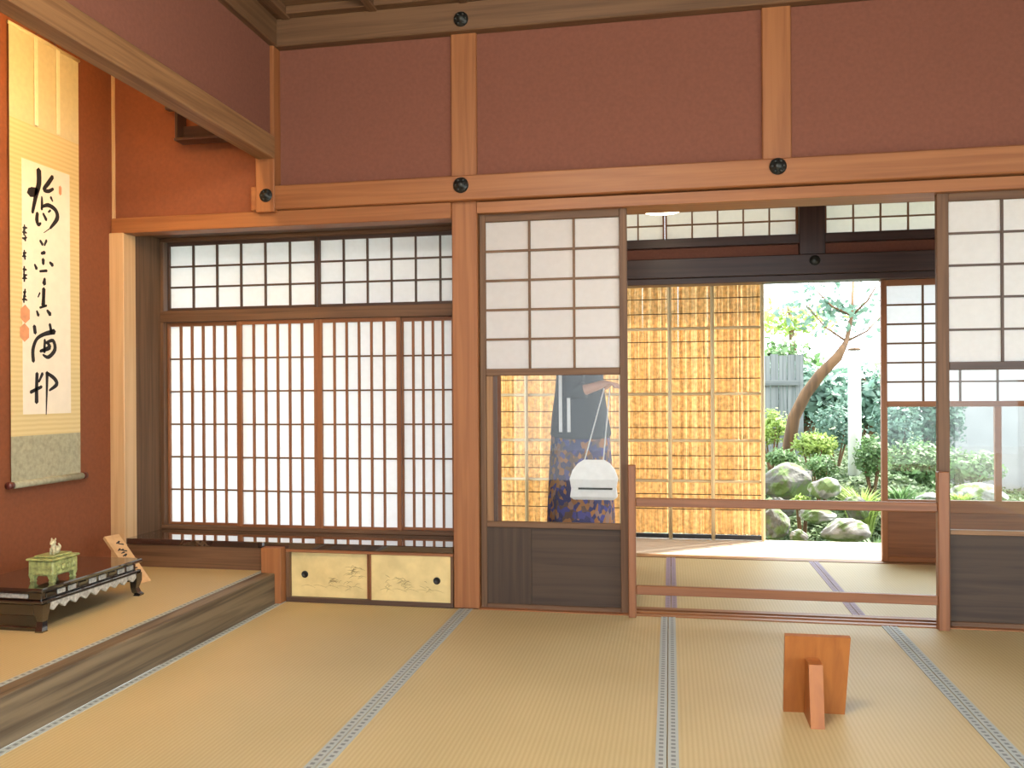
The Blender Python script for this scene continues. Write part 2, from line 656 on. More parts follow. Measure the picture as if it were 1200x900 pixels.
box('wall_filler', -0.861, X1, 3.86, 3.94, 1.858, 2.9, 'plaster', wb)


def nail_cover(x, y, z, r=0.036):
    b = MB()
    prof = [(r * 0.98, 0), (r, -0.006), (r * 0.86, -0.012), (r * 0.5, -0.016), (r * 0.42, -0.022), (r * 0.16, -0.025), (0.001, -0.025)]
    b.lathe((0, 0, 0), prof, 18, axis=1)
    o = b.build('nail_cover', 'iron', None, True, origin=(0, 0, 0))
    o.parent = wb
    o.location = Vector((x, y, z)) - wloc(wb)
    for k in range(6):     # petals of the little flower
        a = math.pi / 3 * k
        q = MB()
        q.lathe((0, 0, 0), [(r * 0.24, 0), (r * 0.2, -0.006), (r * 0.05, -0.008)], 8, axis=1)
        p = q.build('petal', 'iron', None, True, origin=(0, 0, 0))
        p.parent = o
        p.location = (r * 0.66 * math.cos(a), -0.010, r * 0.66 * math.sin(a))


nail_cover(-0.925, 3.738, 1.929)
nail_cover(0.455, 3.738, 1.938)
nail_cover(1.81, 3.738, 1.93)
nail_cover(-1.872, 3.738, 1.928, 0.034)
nail_cover(-0.921, 3.742, 2.682, 0.034)

# ---- alcove: left upper wall with its drop beam, walls and raised floor
wl = empty('wall_left', (-1.87, 1.5, 2.05), kind='structure')
box('plaster_panel', -1.90, -1.848, Y0, 3.73, 2.19, ZT + 0.02, 'plaster', wl)
box('drop_beam', -1.912, -1.826, Y0, 3.735, 2.10, 2.205, 'cedar', wl, 0.004)
box('wall_rail', -1.90, -1.815, Y0, 3.742, ZT, ZT + 0.13, 'brown', wl, 0.005)
box('ceiling_rail', -1.90, -1.775, Y0, 3.70, ZT + 0.13, ZC, 'brown', wl, 0.003)

wa = empty('wall_alcove', (XB, 2.6, 0.14), kind='structure')
box('plaster_panel', XB - 0.06, XB, 0.6, 3.86, 0.10, 2.9, 'plaster_lamplit', wa)
box('side_wall', XB, -1.86, 0.54, 0.60, 0.10, 2.9, 'plaster_lamplit', wa)
box('corner_post', XB, -2.645, 3.762, 3.86, 0.14, 1.79, 'palewood', wa, 0.003)
box('corner_strip', XB - 0.004, XB + 0.012, 3.788, 3.802, 1.85, 2.80, 'palewood', wa, 0.002)
box('alcove_ceiling', XB, -1.90, 0.6, 3.82, 2.78, 2.80, 'cedar', wa)
box('front_post', -1.93, -1.83, 0.50, 0.60, 0.0, ZC, 'hinoki', wa, 0.004)

fa = empty('floor_alcove', (-2.3, 2.2, 0.0), kind='structure')
ZA = 0.143
t = box('tatami_mat', XB, -1.905, 0.62, 3.778, 0.09, ZA, 'rush', fa)
box('border', -1.928, -1.9055, 0.62, 3.775, ZA - 0.002, ZA + 0.0025, 'border', t)
box('step_board', -1.903, XT, 0.60, 3.72, 0.0, ZA + 0.003, 'grey_plank', fa, 0.004)
box('end_post', -1.905, -1.805, 3.722, 3.80, 0.0, 0.262, 'hinoki', fa, 0.003)
box('back_board', XB, -1.905, 3.778, 3.80, ZA - 0.03, 0.262, 'umber', fa, 0.002)

# ---- window bay: side boards, desk, frame around the sliding papers
YS = 4.10
bay = empty('window_1', (-1.8, 3.95, 0.28), kind='structure')
ZD = 0.281
box('desk_board', -2.66, -0.983, 3.772, YS + 0.03, ZD - 0.03, ZD, 'desk', bay, 0.003)
box('side_board', -2.70, -2.648, 3.85, YS + 0.06, ZD, 1.84, 'bayboard', bay)
box('side_board', -0.985, -0.93, 3.90, YS + 0.06, ZD, 1.84, 'umber', bay)
box('bay_soffit', -2.70, -0.93, 3.86, YS + 0.06, 1.815, 1.85, 'umber', bay)
box('sill', -2.648, -0.985, YS - 0.03, YS + 0.04, ZD, ZD + 0.02, 'umber', bay, 0.002)
box('middle_rail', -2.648, -0.985, YS - 0.035, YS + 0.04, 1.372, 1.432, 'umber', bay, 0.003)
box('top_rail', -2.648, -0.985, YS - 0.03, YS + 0.04, 1.795, 1.815, 'umber', bay, 0.002)
box('bay_jamb', -2.648, -2.628, YS - 0.03, YS + 0.04, ZD + 0.02, 1.795, 'umber', bay, 0.002)
box('outer_apron', -2.72, -0.93, YS + 0.03, YS + 0.07, -0.5, ZD, 'umber', bay)
box('shading_hood', -2.72, -0.93, YS - 0.1, YS + 1.5, 1.85, 1.88, 'umber', bay)  # unseen hood, made long to cut skylight and dim the bay papers

# ---- right, rear, corridor shell and eave
wr = empty('wall_right', (X1, 1.0, 0), kind='structure')
box('plaster_panel', X1, X1 + 0.08, Y0, 3.93, 1.86, 2.9, 'plaster', wr)
box('plaster_panel', X1, X1 + 0.08, 1.9, 3.93, 0.0, 1.86, 'plaster', wr)
box('rail', X1 - 0.03, X1 + 0.02, Y0, 3.74, ZN0, ZN1, 'hinoki', wr, 0.004)
for yy in (Y0 + 0.06, 1.84):
    box('post', X1 - 0.06, X1 + 0.06, yy - 0.06, yy + 0.06, 0, ZC, 'hinoki', wr, 0.004)
wf = empty('wall_front', (0.9, Y0, 0), kind='structure')
box('plaster_panel', -2.0, X1, Y0 - 0.08, Y0, 1.86, 2.9, 'plaster', wf)
box('rail', -1.9, X1, Y0 - 0.02, Y0 + 0.03, ZN0, ZN1, 'hinoki', wf, 0.004)
for xx in (-1.85, -0.02, 1.8):
    box('post', xx - 0.06, xx + 0.06, Y0 - 0.08, Y0 + 0.04, 0, ZC, 'hinoki', wf, 0.004)
box('plaster_panel', -1.95, -1.85, Y0, 0.5, 0.0, 2.2, 'plaster', wf)

wc = empty('wall_corridor', (0.8, 5.2, 0), kind='structure')
box('end_panel', -1.10, -1.05, 4.175, 5.26, -0.14, 2.6, 'plaster', wc)
box('end_panel', X1, X1 + 0.05, 3.93, 5.26, -0.14, 2.6, 'plaster', wc)
box('dark_beam', -1.05, X1, 5.12, 5.25, 1.665, 1.780, 'sooty', wc, 0.004)
box('head_rail', -1.05, X1, 5.13, 5.255, 1.628, 1.664, 'sooty', wc, 0.003)
box('plaster_strip', -1.05, X1, 5.18, 5.23, 1.780, 1.848, 'plaster', wc)
box('transom_sill', -1.05, X1, 5.14, 5.25, 1.848, 1.902, 'sooty', wc, 0.003)
box('transom_head', -1.05, X1, 5.15, 5.25, 2.165, 2.22, 'sooty', wc, 0.003)
box('plaster_strip', -1.05, X1, 5.18, 5.23, 2.22, 2.5, 'plaster', wc)
for xx in (-1.0, 0.815, 2.63):
    box('dark_post', xx - 0.072, xx + 0.072, 5.135, 5.26, 1.78, 2.45, 'sooty', wc, 0.004)
b = MB()
b.lathe((0, 0, 0), [(0.03, 0), (0.03, -0.006), (0.02, -0.014), (0.002, -0.018)], 14, axis=1)
o = b.build('nail_cover', 'iron', None, True, origin=(0, 0, 0))
o.parent = wc
o.location = Vector((0.825, 5.12, 1.742)) - wloc(wc)
ec = empty('ceiling_corridor', (0.8, 4.6, 2.45), kind='structure')
for i in range(7):
    a = 3.94 + i * 0.19
    box('ceiling_board', -1.05, X1, a, a + 0.188, 2.42, 2.44, 'cedar', ec)
b = MB()
b.prism([(-1.15, 3.6, 2.98), (-1.15, 6.2, 2.26), (-1.15, 6.2, 2.31), (-1.15, 3.6, 3.05)], (X1 + 1.3, 0, 0))
b.build('eave', 'umber', ec)
ra = empty('roof', (0, 1, 2.95), kind='structure')
box('roof_board', -3.0, X1 + 0.4, Y0 - 0.5, 4.0, 2.92, 2.98, 'roof_tile', ra)


# ================================================================== SLIDING PAPER SCREENS
def lattice(t, x0, x1, y, z0, z1, cols, rows, kw, kmat, pmat, kv=None, vmat=None):
    """bars on the room side, one sheet of paper behind each opening"""
    kv = kv or kw
    for i in range(1, cols):
        x = x0 + (x1 - x0) * i / cols
        box('lattice_bar', x - kv / 2, x + kv / 2, y - 0.010, y + 0.003, z0, z1, vmat or kmat, t)
    for j in range(1, rows):
        z = z0 + (z1 - z0) * j / rows
        box('lattice_bar', x0, x1, y - 0.008, y + 0.003, z - kw / 2, z + kw / 2, kmat, t)
    for i in range(cols):
        for j in range(rows):
            pane('paper_pane', x0 + (x1 - x0) * i / cols, x0 + (x1 - x0) * (i + 1) / cols, y + 0.0035,
                 z0 + (z1 - z0) * j / rows, z0 + (z1 - z0) * (j + 1) / rows, pmat, t)


def frame(t, x0, x1, y, z0, z1, sl, sr, rb, rt, mat, d=0.015):
    box('stile', x0, x0 + sl, y - d, y + d, z0, z1, mat, t, 0.002)
    box('stile', x1 - sr, x1, y - d, y + d, z0, z1, mat, t, 0.002)
    box('rail', x0 + sl, x1 - sr, y - d, y + d, z0, z0 + rb, mat, t, 0.002)
    box('rail', x0 + sl, x1 - sr, y - d, y + d, z1 - rt, z1, mat, t, 0.002)


# snow-viewing screen beside the post
ys = 3.822
t = empty('shoji_screen', (-0.52, ys, 0), 'tall sliding paper screen with glass lower half, next to the wooden post and gold cabinet', 'sliding screen')
frame(t, -0.857, -0.185, ys, 0.0, 1.808, 0.027, 0.034, 0.022, 0.036, 'umber')
box('rail', -0.830, -0.219, ys - 0.014, ys + 0.015, 1.066, 1.098, 'umber', t, 0.002)
box('rail', -0.830, -0.219, ys - 0.014, ys + 0.015, 0.372, 0.398, 'umber', t, 0.002)
lattice(t, -0.830, -0.219, ys, 1.098, 1.772, 3, 5, 0.010, 'umber', 'paper')
box('inner_stile', -0.830, -0.798, ys - 0.004, ys + 0.008, 0.398, 1.066, 'cedar', t, 0.001)
box('inner_stile', -0.798, -0.782, ys - 0.009, ys + 0.010, 0.398, 1.066, 'walnut', t, 0.001)
pane('glass_pane', -0.782, -0.219, ys + 0.006, 0.398, 1.066, 'glass', t)
box('bottom_panel', -0.830, -0.625, ys - 0.006, ys + 0.006, 0.022, 0.372, 'panel', t)
box('bottom_panel', -0.624, -0.219, ys - 0.002, ys + 0.006, 0.022, 0.372, 'panel', t)

t = empty('shoji_screen', (1.55, ys, 0), 'tall sliding paper screen with glass strip and dark base board, past the low barrier', 'sliding screen')
frame(t, 1.100, 2.02, ys, 0.0, 1.808, 0.046, 0.046, 0.022, 0.034, 'umber')
box('rail', 1.146, 1.974, ys - 0.014, ys + 0.015, 1.070, 1.104, 'walnut', t, 0.002)
box('rail', 1.146, 1.974, ys - 0.014, ys + 0.015, 0.384, 0.404, 'cedar', t, 0.002)
lattice(t, 1.146, 1.974, ys, 1.104, 1.774, 4, 5, 0.009, 'walnut', 'paper')
pane('glass_pane', 1.146, 1.974, ys + 0.006, 0.404, 1.070, 'glass', t)
box('bottom_panel', 1.146, 1.974, ys - 0.002, ys + 0.006, 0.022, 0.384, 'panel', t)

# four low sliding papers of the window bay
pan = [(P(u0, 400, Y=YS).x, P(u1, 400, Y=YS).x) for u0, u1 in ((196, 282), (279.5, 373.0), (373.2, 471), (467.5, 567))]
hint = ['beside the dark side board of the bay', 'second from the dark side board of the bay', 'third from the dark side board of the bay', 'partly hidden behind the wooden post']
inner = [(200, 278), (284, 368.5), (378, 465), (473, 560)]
for i, ((a, b_), h_) in enumerate(zip(pan, hint)):
    yy = YS - 0.012 if i in (1, 2) else YS + 0.014
    ia, ib = P(inner[i][0], 400, Y=yy).x, P(inner[i][1], 400, Y=yy).x
    if i == 0: a = -2.628
    if i == 3: b_ = -0.985; ib = -1.012
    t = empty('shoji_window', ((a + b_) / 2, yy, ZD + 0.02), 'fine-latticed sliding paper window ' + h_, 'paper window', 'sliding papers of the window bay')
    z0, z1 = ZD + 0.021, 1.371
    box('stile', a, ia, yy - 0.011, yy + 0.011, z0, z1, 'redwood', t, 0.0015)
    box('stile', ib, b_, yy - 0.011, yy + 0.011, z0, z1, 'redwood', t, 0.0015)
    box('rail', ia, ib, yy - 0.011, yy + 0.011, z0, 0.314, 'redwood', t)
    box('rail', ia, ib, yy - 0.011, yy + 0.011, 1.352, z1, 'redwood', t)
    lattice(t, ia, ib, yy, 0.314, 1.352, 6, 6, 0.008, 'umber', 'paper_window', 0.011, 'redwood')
for i, (u0, u1, h_) in enumerate(((200, 369.5, 'beside the dark side board'), (376, 549, 'running behind the wooden post'))):
    a, b_ = P(u0, 330, Y=YS).x, min(P(u1, 330, Y=YS).x, -0.995)
    t = empty('transom_screen', ((a + b_) / 2, YS, 1.432), 'low paper transom of square panes above the bay windows, ' + h_, 'transom')
    box('stile', a - 0.012, a, YS - 0.011, YS + 0.011, 1.432, 1.795, 'walnut', t)
    box('stile', b_, b_ + 0.012, YS - 0.011, YS + 0.011, 1.432, 1.795, 'walnut', t)
    box('rail', a, b_, YS - 0.011, YS + 0.011, 1.432, 1.448, 'walnut', t)
    box('rail', a, b_, YS - 0.011, YS + 0.011, 1.776, 1.795, 'walnut', t)
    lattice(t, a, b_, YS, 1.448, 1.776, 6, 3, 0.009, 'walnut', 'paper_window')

# outer corridor screens
yo = 5.215
t = empty('shoji_screen', (1.85, yo, 0.0), 'outer corridor paper screen with two garden-view glass panes and brown base board', 'sliding screen')
frame(t, 1.200, 2.44, yo, 0.004, 1.628, 0.032, 0.032, 0.03, 0.034, 'hinoki')
box('rail', 1.232, 2.408, yo - 0.014, yo + 0.014, 0.896, 0.928, 'hinoki', t, 0.002)
box('rail', 1.232, 2.408, yo - 0.014, yo + 0.014, 0.290, 0.362, 'hinoki', t, 0.002)
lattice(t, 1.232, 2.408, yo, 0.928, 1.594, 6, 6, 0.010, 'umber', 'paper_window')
box('mid_stile', 1.803, 1.837, yo - 0.013, yo + 0.013, 0.362, 0.896, 'hinoki', t, 0.002)
pane('glass_pane', 1.232, 1.803, yo + 0.004, 0.362, 0.896, 'glass', t)
pane('glass_pane', 1.837, 2.408, yo + 0.004, 0.362, 0.896, 'glass', t)
box('bottom_panel', 1.232, 2.408, yo - 0.003, yo + 0.005, 0.034, 0.290, 'redwood', t)

for x0, x1, c, h_ in ((-0.93, -0.0245, 6, 'above the split-reed screen'), (-0.0235, 0.743, 5, 'left against the dark hanging post'), (0.89, 2.55, 11, 'above the open garden view')):
    t = empty('transom_screen', ((x0 + x1) / 2, 5.2, 1.902), 'cream paper transom of the corridor, ' + (h_ if 'left' not in h_ else 'between an orange stile and the dark hanging post'), 'transom')
    st = 'redwood'
    box('stile', x0, x0 + 0.012, 5.188, 5.214, 1.902, 2.165, st, t)
    box('stile', x1 - 0.012, x1, 5.188, 5.214, 1.902, 2.165, st, t)
    box('rail', x0 + 0.012, x1 - 0.012, 5.188, 5.214, 1.902, 1.910, st, t)
    box('rail', x0 + 0.012, x1 - 0.012, 5.188, 5.214, 2.155, 2.165, st, t)
    lattice(t, x0 + 0.012, x1 - 0.012, 5.2, 1.910, 2.155, c, 3, 0.009, 'cedar', 'paper_cream')

# ================================================================== LOW CABINET UNDER THE DESK
t = empty('floor_cabinet', (-1.38, 3.82, 0.0), 'low built-in cabinet with two gold painted sliding doors under the desk board', 'cabinet')
box('base_rail', -1.803, -0.983, 3.775, 3.83, 0.0, 0.022, 'walnut', t, 0.002)
box('top_rail', -1.803, -0.983, 3.775, 3.83, 0.236, 0.250, 'redwood', t, 0.002)
box('side_frame', -1.803, -1.786, 3.775, 3.83, 0.022, 0.236, 'umber', t)
box('side_frame', -0.995, -0.983, 3.775, 3.83, 0.022, 0.236, 'umber', t)
box('cabinet_body', -1.80, -0.985, 3.83, 4.05, 0.0, 0.249, 'walnut', t)


def stroke(b, pts, w, n, lift=0.0006, wdir=None):
    """flat brush stroke; pts 3d on a plane with normal n; w widths per point"""
    n = Vector(n).normalized()
    pts = [Vector(p) for p in pts]
    if len(pts) > 2:      # round the corners a little
        q, ww = [], []
        for i in range(len(pts) - 1):
            p0, p1, p2, p3 = pts[max(i - 1, 0)], pts[i], pts[i + 1], pts[min(i + 2, len(pts) - 1)]
            for s in (0, 0.25, 0.5, 0.75):
                q.append(0.5 * ((2 * p1) + (p2 - p0) * s + (2 * p0 - 5 * p1 + 4 * p2 - p3) * s * s + (3 * p1 - p0 - 3 * p2 + p3) * s ** 3))
                ww.append(w[i] + (w[i + 1] - w[i]) * s)
        q.append(pts[-1]); ww.append(w[-1])
        pts, w = q, ww
    L, Rr = [], []
    for i, p in enumerate(pts):
        d = (pts[min(i + 1, len(pts) - 1)] - pts[max(i - 1, 0)])
        d = d.normalized() if d.length > 1e-9 else Vector((0, 0, 1))
        s = n.cross(d).normalized() * w[i] / 2
        L.append(p + s + n * lift)
        Rr.append(p - s + n * lift)
    d0 = (pts[1] - pts[0]).normalized() * w[0] * 0.4
    d1 = (pts[-1] - pts[-2]).normalized() * w[-1] * 0.4
    k = len(pts)
    b.add(L + Rr + [pts[0] - d0 + n * lift, pts[-1] + d1 + n * lift],
          [(i, i + 1, k + i + 1, k + i) for i in range(k - 1)] + [(0, k, 2 * k), (k - 1, 2 * k + 1, 2 * k - 1)])


for x0, x1, yy, px, hill in ((-1.786, -1.397, 3.806, -1.718, 0), (-1.388, -0.995, 3.790, -1.062, 1)):
    d = box('sliding_door', x0, x1, yy - 0.006, yy + 0.006, 0.022, 0.236, 'gold_leaf', t)
    box('door_edge', x1 - 0.009 if hill == 0 else x0, x1 if hill == 0 else x0 + 0.009, yy - 0.0085, yy - 0.006, 0.022, 0.236, 'redwood', d)
    b = MB()
    b.lathe((px, yy - 0.006, 0.128 if hill == 0 else 0.122), [(0.017, 0), (0.017, -0.003), (0.012, -0.004), (0.011, -0.001), (0.001, -0.001)], 16, axis=1)
    b.build('finger_pull', 'black', d, True)
    b = MB()
    rr = random.Random(3 + hill)
    n = (0, -1, 0)
    if hill == 0:
        spots = [((-1.47, 0.150), 0.030, 26), ((-1.575, 0.100), 0.022, 16), ((-1.50, 0.085), 0.03, 8)]
    else:
        spots = [((-1.225, 0.105), 0.030, 24), ((-1.30, 0.085), 0.03, 8), ((-1.12, 0.085), 0.03, 5)]
    for (cx, cz), sp, nn in spots:
        for _ in range(nn):
            x, z = cx + rr.gauss(0, sp * 0.6), cz + rr.gauss(0, sp * 0.45)
            a = rr.uniform(-0.9, 0.9)
            l_ = rr.uniform(0.008, 0.022)
            p = [(x - l_ * math.cos(a), yy - 0.006, z - l_ * math.sin(a)), (x, yy - 0.006, z + 0.004), (x + l_ * math.cos(a), yy - 0.006, z + l_ * math.sin(a) * 0.4)]
            stroke(b, p, [0.001, 0.0026, 0.001], n, 0.0005)
    for k in range(5):
        x = x0 + 0.05 + k * 0.06
        stroke(b, [(x, yy - 0.006, 0.07 + 0.006 * (k % 2)), (x + 0.03, yy - 0.006, 0.078), (x + 0.07, yy - 0.006, 0.066)], [0.001, 0.002, 0.001], n, 0.0005)
    b.build('ink_painting', 'ink_wash', d)

# ================================================================== HANGING SCROLL
XS = XB + 0.014
sy0, sy1 = 3.107, 3.530
t = empty('hanging_scroll', (XS, 3.32, 0.60), 'tall hanging scroll with black brush calligraphy on cream paper, gold brocade mount', 'scroll')
box('upper_mount', XS - 0.002, XS, sy0, sy1, 2.160, 2.548, 'scroll_cream', t)
br = box('brocade_mount', XS - 0.002, XS, sy0, sy1, 0.815, 2.160, 'brocade', t)
box('lower_mount', XS - 0.002, XS, sy0, sy1, 0.625, 0.815, 'scroll_green', t)
pp = box('writing_paper', XS, XS + 0.0012, 3.173, 3.466, 0.907, 2.002, 'scroll_paper', t)
tube('hanging_rod', [(XS, sy0 - 0.004, 2.552), (XS, sy1 + 0.004, 2.552)], 0.008, 'scroll_cream', t)
for ya in (3.253, 3.388):
    box('ribbon', XS + 0.006, XS + 0.010, ya - 0.012, ya + 0.010, 2.162, 2.545, 'scroll_strip', t, 0.002)
tube('hanging_cord', [(XS, 3.25, 2.556), (XS + 0.004, 3.31, 2.607), (XS + 0.004, 3.33, 2.607), (XS, 3.39, 2.556)], 0.003, 'knob_red', t)
tube('roller', [(XS + 0.006, sy0 - 0.002, 0.612), (XS + 0.006, sy1 + 0.002, 0.612)], 0.015, 'scroll_green', t, 12)
for ya, yb in ((sy0 - 0.028, sy0 - 0.002), (sy1 + 0.002, sy1 + 0.028)):
    tube('roller_knob', [(XS + 0.006, ya, 0.612), (XS + 0.006, yb, 0.612)], 0.015, 'knob_red', t, 12)


def za(x, y_): return x / 5.627, 190 + y_ / 5.627
def zb(x, y_): return x / 3.745, 340 + y_ / 3.745


XP = XS + 0.0012
PX = 3.70 / F / 0.88     # metres along the wall per photo pixel, roughly


def glyph(name, strokes, conv, sc_, mat='ink'):
    b = MB()
    for pts, ws in strokes:
        q = [P(*conv(*p), X=XP) for p in pts]
        if not hasattr(ws, '__len__'):
            ws = [ws] * len(pts)
        stroke(b, q, [w * sc_ * 1.45 for w in ws], (1, 0, 0), 0.0008)
    return b.build(name, mat, pp)


s5, s6 = PX / 5.627, PX / 3.745
glyph('brush_character', [
    ([(255, 52), (256, 140), (236, 220), (213, 332)], [26, 26, 22, 14]),
    ([(192, 200), (218, 196), (246, 182)], [34, 40, 16]),
    ([(346, 96), (318, 138), (288, 180), (318, 192), (350, 176)], [18, 20, 16, 16, 12]),
    ([(275, 228), (276, 268), (274, 312)], [8, 14, 12]),
    ([(274, 296), (318, 284), (366, 318), (376, 372), (330, 436)], [10, 18, 20, 22, 10]),
    ([(246, 336), (242, 380), (252, 412), (268, 402)], [16, 20, 16, 10]),
    ([(284, 340), (304, 380)], [12, 16]), ([(318, 330), (332, 318)], [8, 10]), ([(334, 232), (346, 258)], [14, 8]),
    ([(330, 436), (288, 466)], [5, 3])], za, s5)
glyph('brush_character', [
    ([(264, 518), (280, 544)], [12, 14]), ([(306, 516), (292, 548)], [12, 10]), ([(272, 602), (294, 596)], [12, 16]),
    ([(284, 642), (284, 672)], [18, 14]), ([(262, 720), (308, 716)], [10, 12]), ([(228, 676), (240, 702)], [10, 16]),
    ([(328, 662), (346, 680)], [12, 18])], za, s5)
glyph('brush_character', [
    ([(294, 768), (290, 802)], [12, 22]), ([(288, 836), (286, 900)], [20, 18]), ([(262, 862), (250, 890)], [8, 6]),
    ([(286, 900), (284, 945)], [18, 22]), ([(262, 960), (306, 946)], [10, 10]), ([(242, 982), (252, 1010)], [10, 16]),
    ([(310, 978), (330, 1004)], [12, 20])], za, s5)
glyph('brush_character', [
    ([(150, 158), (154, 188)], [12, 12]), ([(146, 312), (144, 262), (160, 216), (192, 194), (238, 182)], [12, 12, 10, 11, 16]),
    ([(218, 150), (226, 190)], [10, 10]), ([(196, 218), (194, 272)], [8, 10]),
    ([(200, 232), (232, 222), (240, 262), (212, 294), (188, 284)], [7, 11, 13, 11, 6]), ([(176, 268), (216, 252), (208, 232)], [8, 14, 8])], zb, s6)
glyph('brush_character', [
    ([(162, 366), (160, 430), (160, 492)], [12, 12, 14]), ([(134, 448), (182, 424)], [10, 9]), ([(186, 366), (170, 402)], [10, 7]),
    ([(206, 362), (205, 440), (202, 546)], [12, 8, 3]), ([(206, 364), (238, 388), (248, 414), (216, 440)], [9, 12, 13, 6])], zb, s6)
rr = random.Random(11)
for ycs in ((432, 462, 500), (600, 622), (706, 740, 768), (856, 884, 906)):
    sig = []
    for yc in ycs:
        sig.append(([(150 + rr.uniform(-4, 4), yc), (162, yc + rr.uniform(-6, 6)), (174 + rr.uniform(-4, 4), yc + rr.uniform(-5, 8))], [7, 11, 6]))
        sig.append(([(160 + rr.uniform(-6, 6), yc - 18), (160 + rr.uniform(-6, 6), yc + 18)], [7, 9]))
    glyph('signature_character', sig, za, s5, 'ink_grey')
for (xa, ya), cv, k in (((110, 105), zb, s6), ((107, 186), zb, s6)):
    glyph('red_seal', [([(xa, ya - 20), (xa, ya + 20)], 32)], cv, k, 'seal')
glyph('red_seal', [([(396, 165), (396, 210)], 16)], za, s5, 'seal')

# ================================================================== THINGS IN THE ALCOVE
# carved black lacquer stand
tx0, tx1, ty0, ty1, tz = -2.53, -2.205, 2.665, 3.225, 0.298
t = empty('lacquer_stand', ((tx0 + tx1) / 2, (ty0 + ty1) / 2, ZA), 'low black lacquered display stand with carved apron on the alcove mat', 'stand')
box('top_board', tx0 - 0.012, tx1 + 0.012, ty0 - 0.012, ty1 + 0.012, tz - 0.016, tz, 'lacquer', t, 0.004)
box('waist', tx0 + 0.008, tx1 - 0.008, ty0 + 0.008, ty1 - 0.008, tz - 0.046, tz - 0.016, 'lacquer', t, 0.002)
box('lower_moulding', tx0 - 0.008, tx1 + 0.008, ty0 - 0.008, ty1 + 0.008, tz - 0.058, tz - 0.046, 'lacquer', t, 0.003)
rr = random.Random(5)
for k in range(9):      # pierced carving, scalloped apron
    ya = ty0 + 0.02 + (ty1 - ty0 - 0.04) * k / 9
    yb = ya + (ty1 - ty0 - 0.04) / 9
    b = MB()
    ym = (ya + yb) / 2
    b.prism([(tx1 - 0.004, ya, tz - 0.058), (tx1 - 0.004, yb, tz - 0.058), (tx1 - 0.004, yb, tz - 0.070), (tx1 - 0.004, ym, tz - 0.088), (tx1 - 0.004, ya, tz - 0.070)], (0.012, 0, 0))
    b.build('apron_scallop', 'ash_grey', t)
    box('waist_panel', tx1 - 0.009, tx1 - 0.004, ya + 0.008, yb - 0.008, tz - 0.040, tz - 0.022, 'ash_grey' if k % 3 else 'lacquer', t, 0.002)
box('end_apron', tx0 + 0.03, tx1 - 0.03, ty0 - 0.004, ty0 + 0.008, tz - 0.10, tz - 0.058, 'lacquer', t, 0.003)
box('waist_panel', tx0 + 0.06, tx1 - 0.06, ty0 + 0.002, ty0 + 0.009, tz - 0.040, tz - 0.024, 'ash_grey', t, 0.003)
box('end_apron', tx0 + 0.03, tx1 - 0.03, ty1 - 0.008, ty1 + 0.004, tz - 0.10, tz - 0.058, 'lacquer', t, 0.003)
for xx, sx in ((tx0 + 0.01, -1), (tx1 - 0.01, 1)):
    for yy, sy in ((ty0 + 0.012, -1), (ty1 - 0.012, 1)):
        b = MB()
        prof = [(0, tz - 0.058, 0.020), (0.004, tz - 0.09, 0.017), (0.0, ZA + 0.035, 0.012), (0.006, ZA + 0.016, 0.013), (0.016, ZA + 0.006, 0.014), (0.012, ZA, 0.015)]
        rings = []
        for off, z, w in prof:
            cx, cy = xx + sx * off * 0.6, yy + sy * off
            rings.append([Vector((cx + a * w, cy + c_ * w, z)) for a, c_ in ((-1, -1), (1, -1), (1, 1), (-1, 1))])
        b.rings(rings)
        b.build('leg', 'lacquer', t)
box('floor_rail', tx0 + 0.01, tx1 - 0.01, ty0 - 0.002, ty0 + 0.010, ZA, ZA + 0.014, 'lacquer', t, 0.002)

# green incense burner with a lion knob
c0 = P(62, 683, Z=tz)
gx1, gy0 = c0.x, c0.y
gx0, gy1 = gx1 - 0.105, gy0 + 0.135
t = empty('incense_burner', ((gx0 + gx1) / 2, (gy0 + gy1) / 2, tz), 'green glazed square incense burner with a lion figure on its lid', 'incense burner')
for xx in (gx0 + 0.013, gx1 - 0.013):
    for yy in (gy0 + 0.013, gy1 - 0.013):
        b = MB()
        b.rings([[Vector((xx + a * w, yy + c_ * w, z)) for a, c_ in ((-1, -1), (1, -1), (1, 1), (-1, 1))] for z, w in ((tz, 0.009), (tz + 0.006, 0.007), (tz + 0.016, 0.010), (tz + 0.026, 0.012))])
        b.build('foot', 'celadon', t)
box('bowl', gx0, gx1, gy0, gy1, tz + 0.022, tz + 0.078, 'celadon', t, 0.005)
box('lid_rim', gx0 - 0.006, gx1 + 0.006, gy0 - 0.006, gy1 + 0.006, tz + 0.078, tz + 0.086, 'celadon', t, 0.003)
box('lid', gx0 + 0.012, gx1 - 0.012, gy0 + 0.012, gy1 - 0.012, tz + 0.086, tz + 0.094, 'celadon', t, 0.004)
for k in range(4):
    b = MB()
    ya = gy0 + 0.02 + k * 0.026
    b.lathe((gx1, ya + 0.008, tz + 0.050), [(0.012, 0.0), (0.009, 0.004), (0.003, 0.006)], 8, axis=0)
    b.build('relief_boss', 'celadon', t, True)
lx, ly, lz = (gx0 + gx1) / 2 + 0.01, (gy0 + gy1) / 2 - 0.005, tz + 0.0935


def blob(b, c, r, seg=10):
    rings = []
    for i in range(7):
        ph = math.pi * (i + 0.02) / 6.04
        rings.append([Vector((c[0] + r[0] * math.sin(ph) * math.cos(2 * math.pi * k / seg), c[1] + r[1] * math.sin(ph) * math.sin(2 * math.pi * k / seg), c[2] + r[2] * math.cos(ph))) for k in range(seg)])
    b.rings(rings)


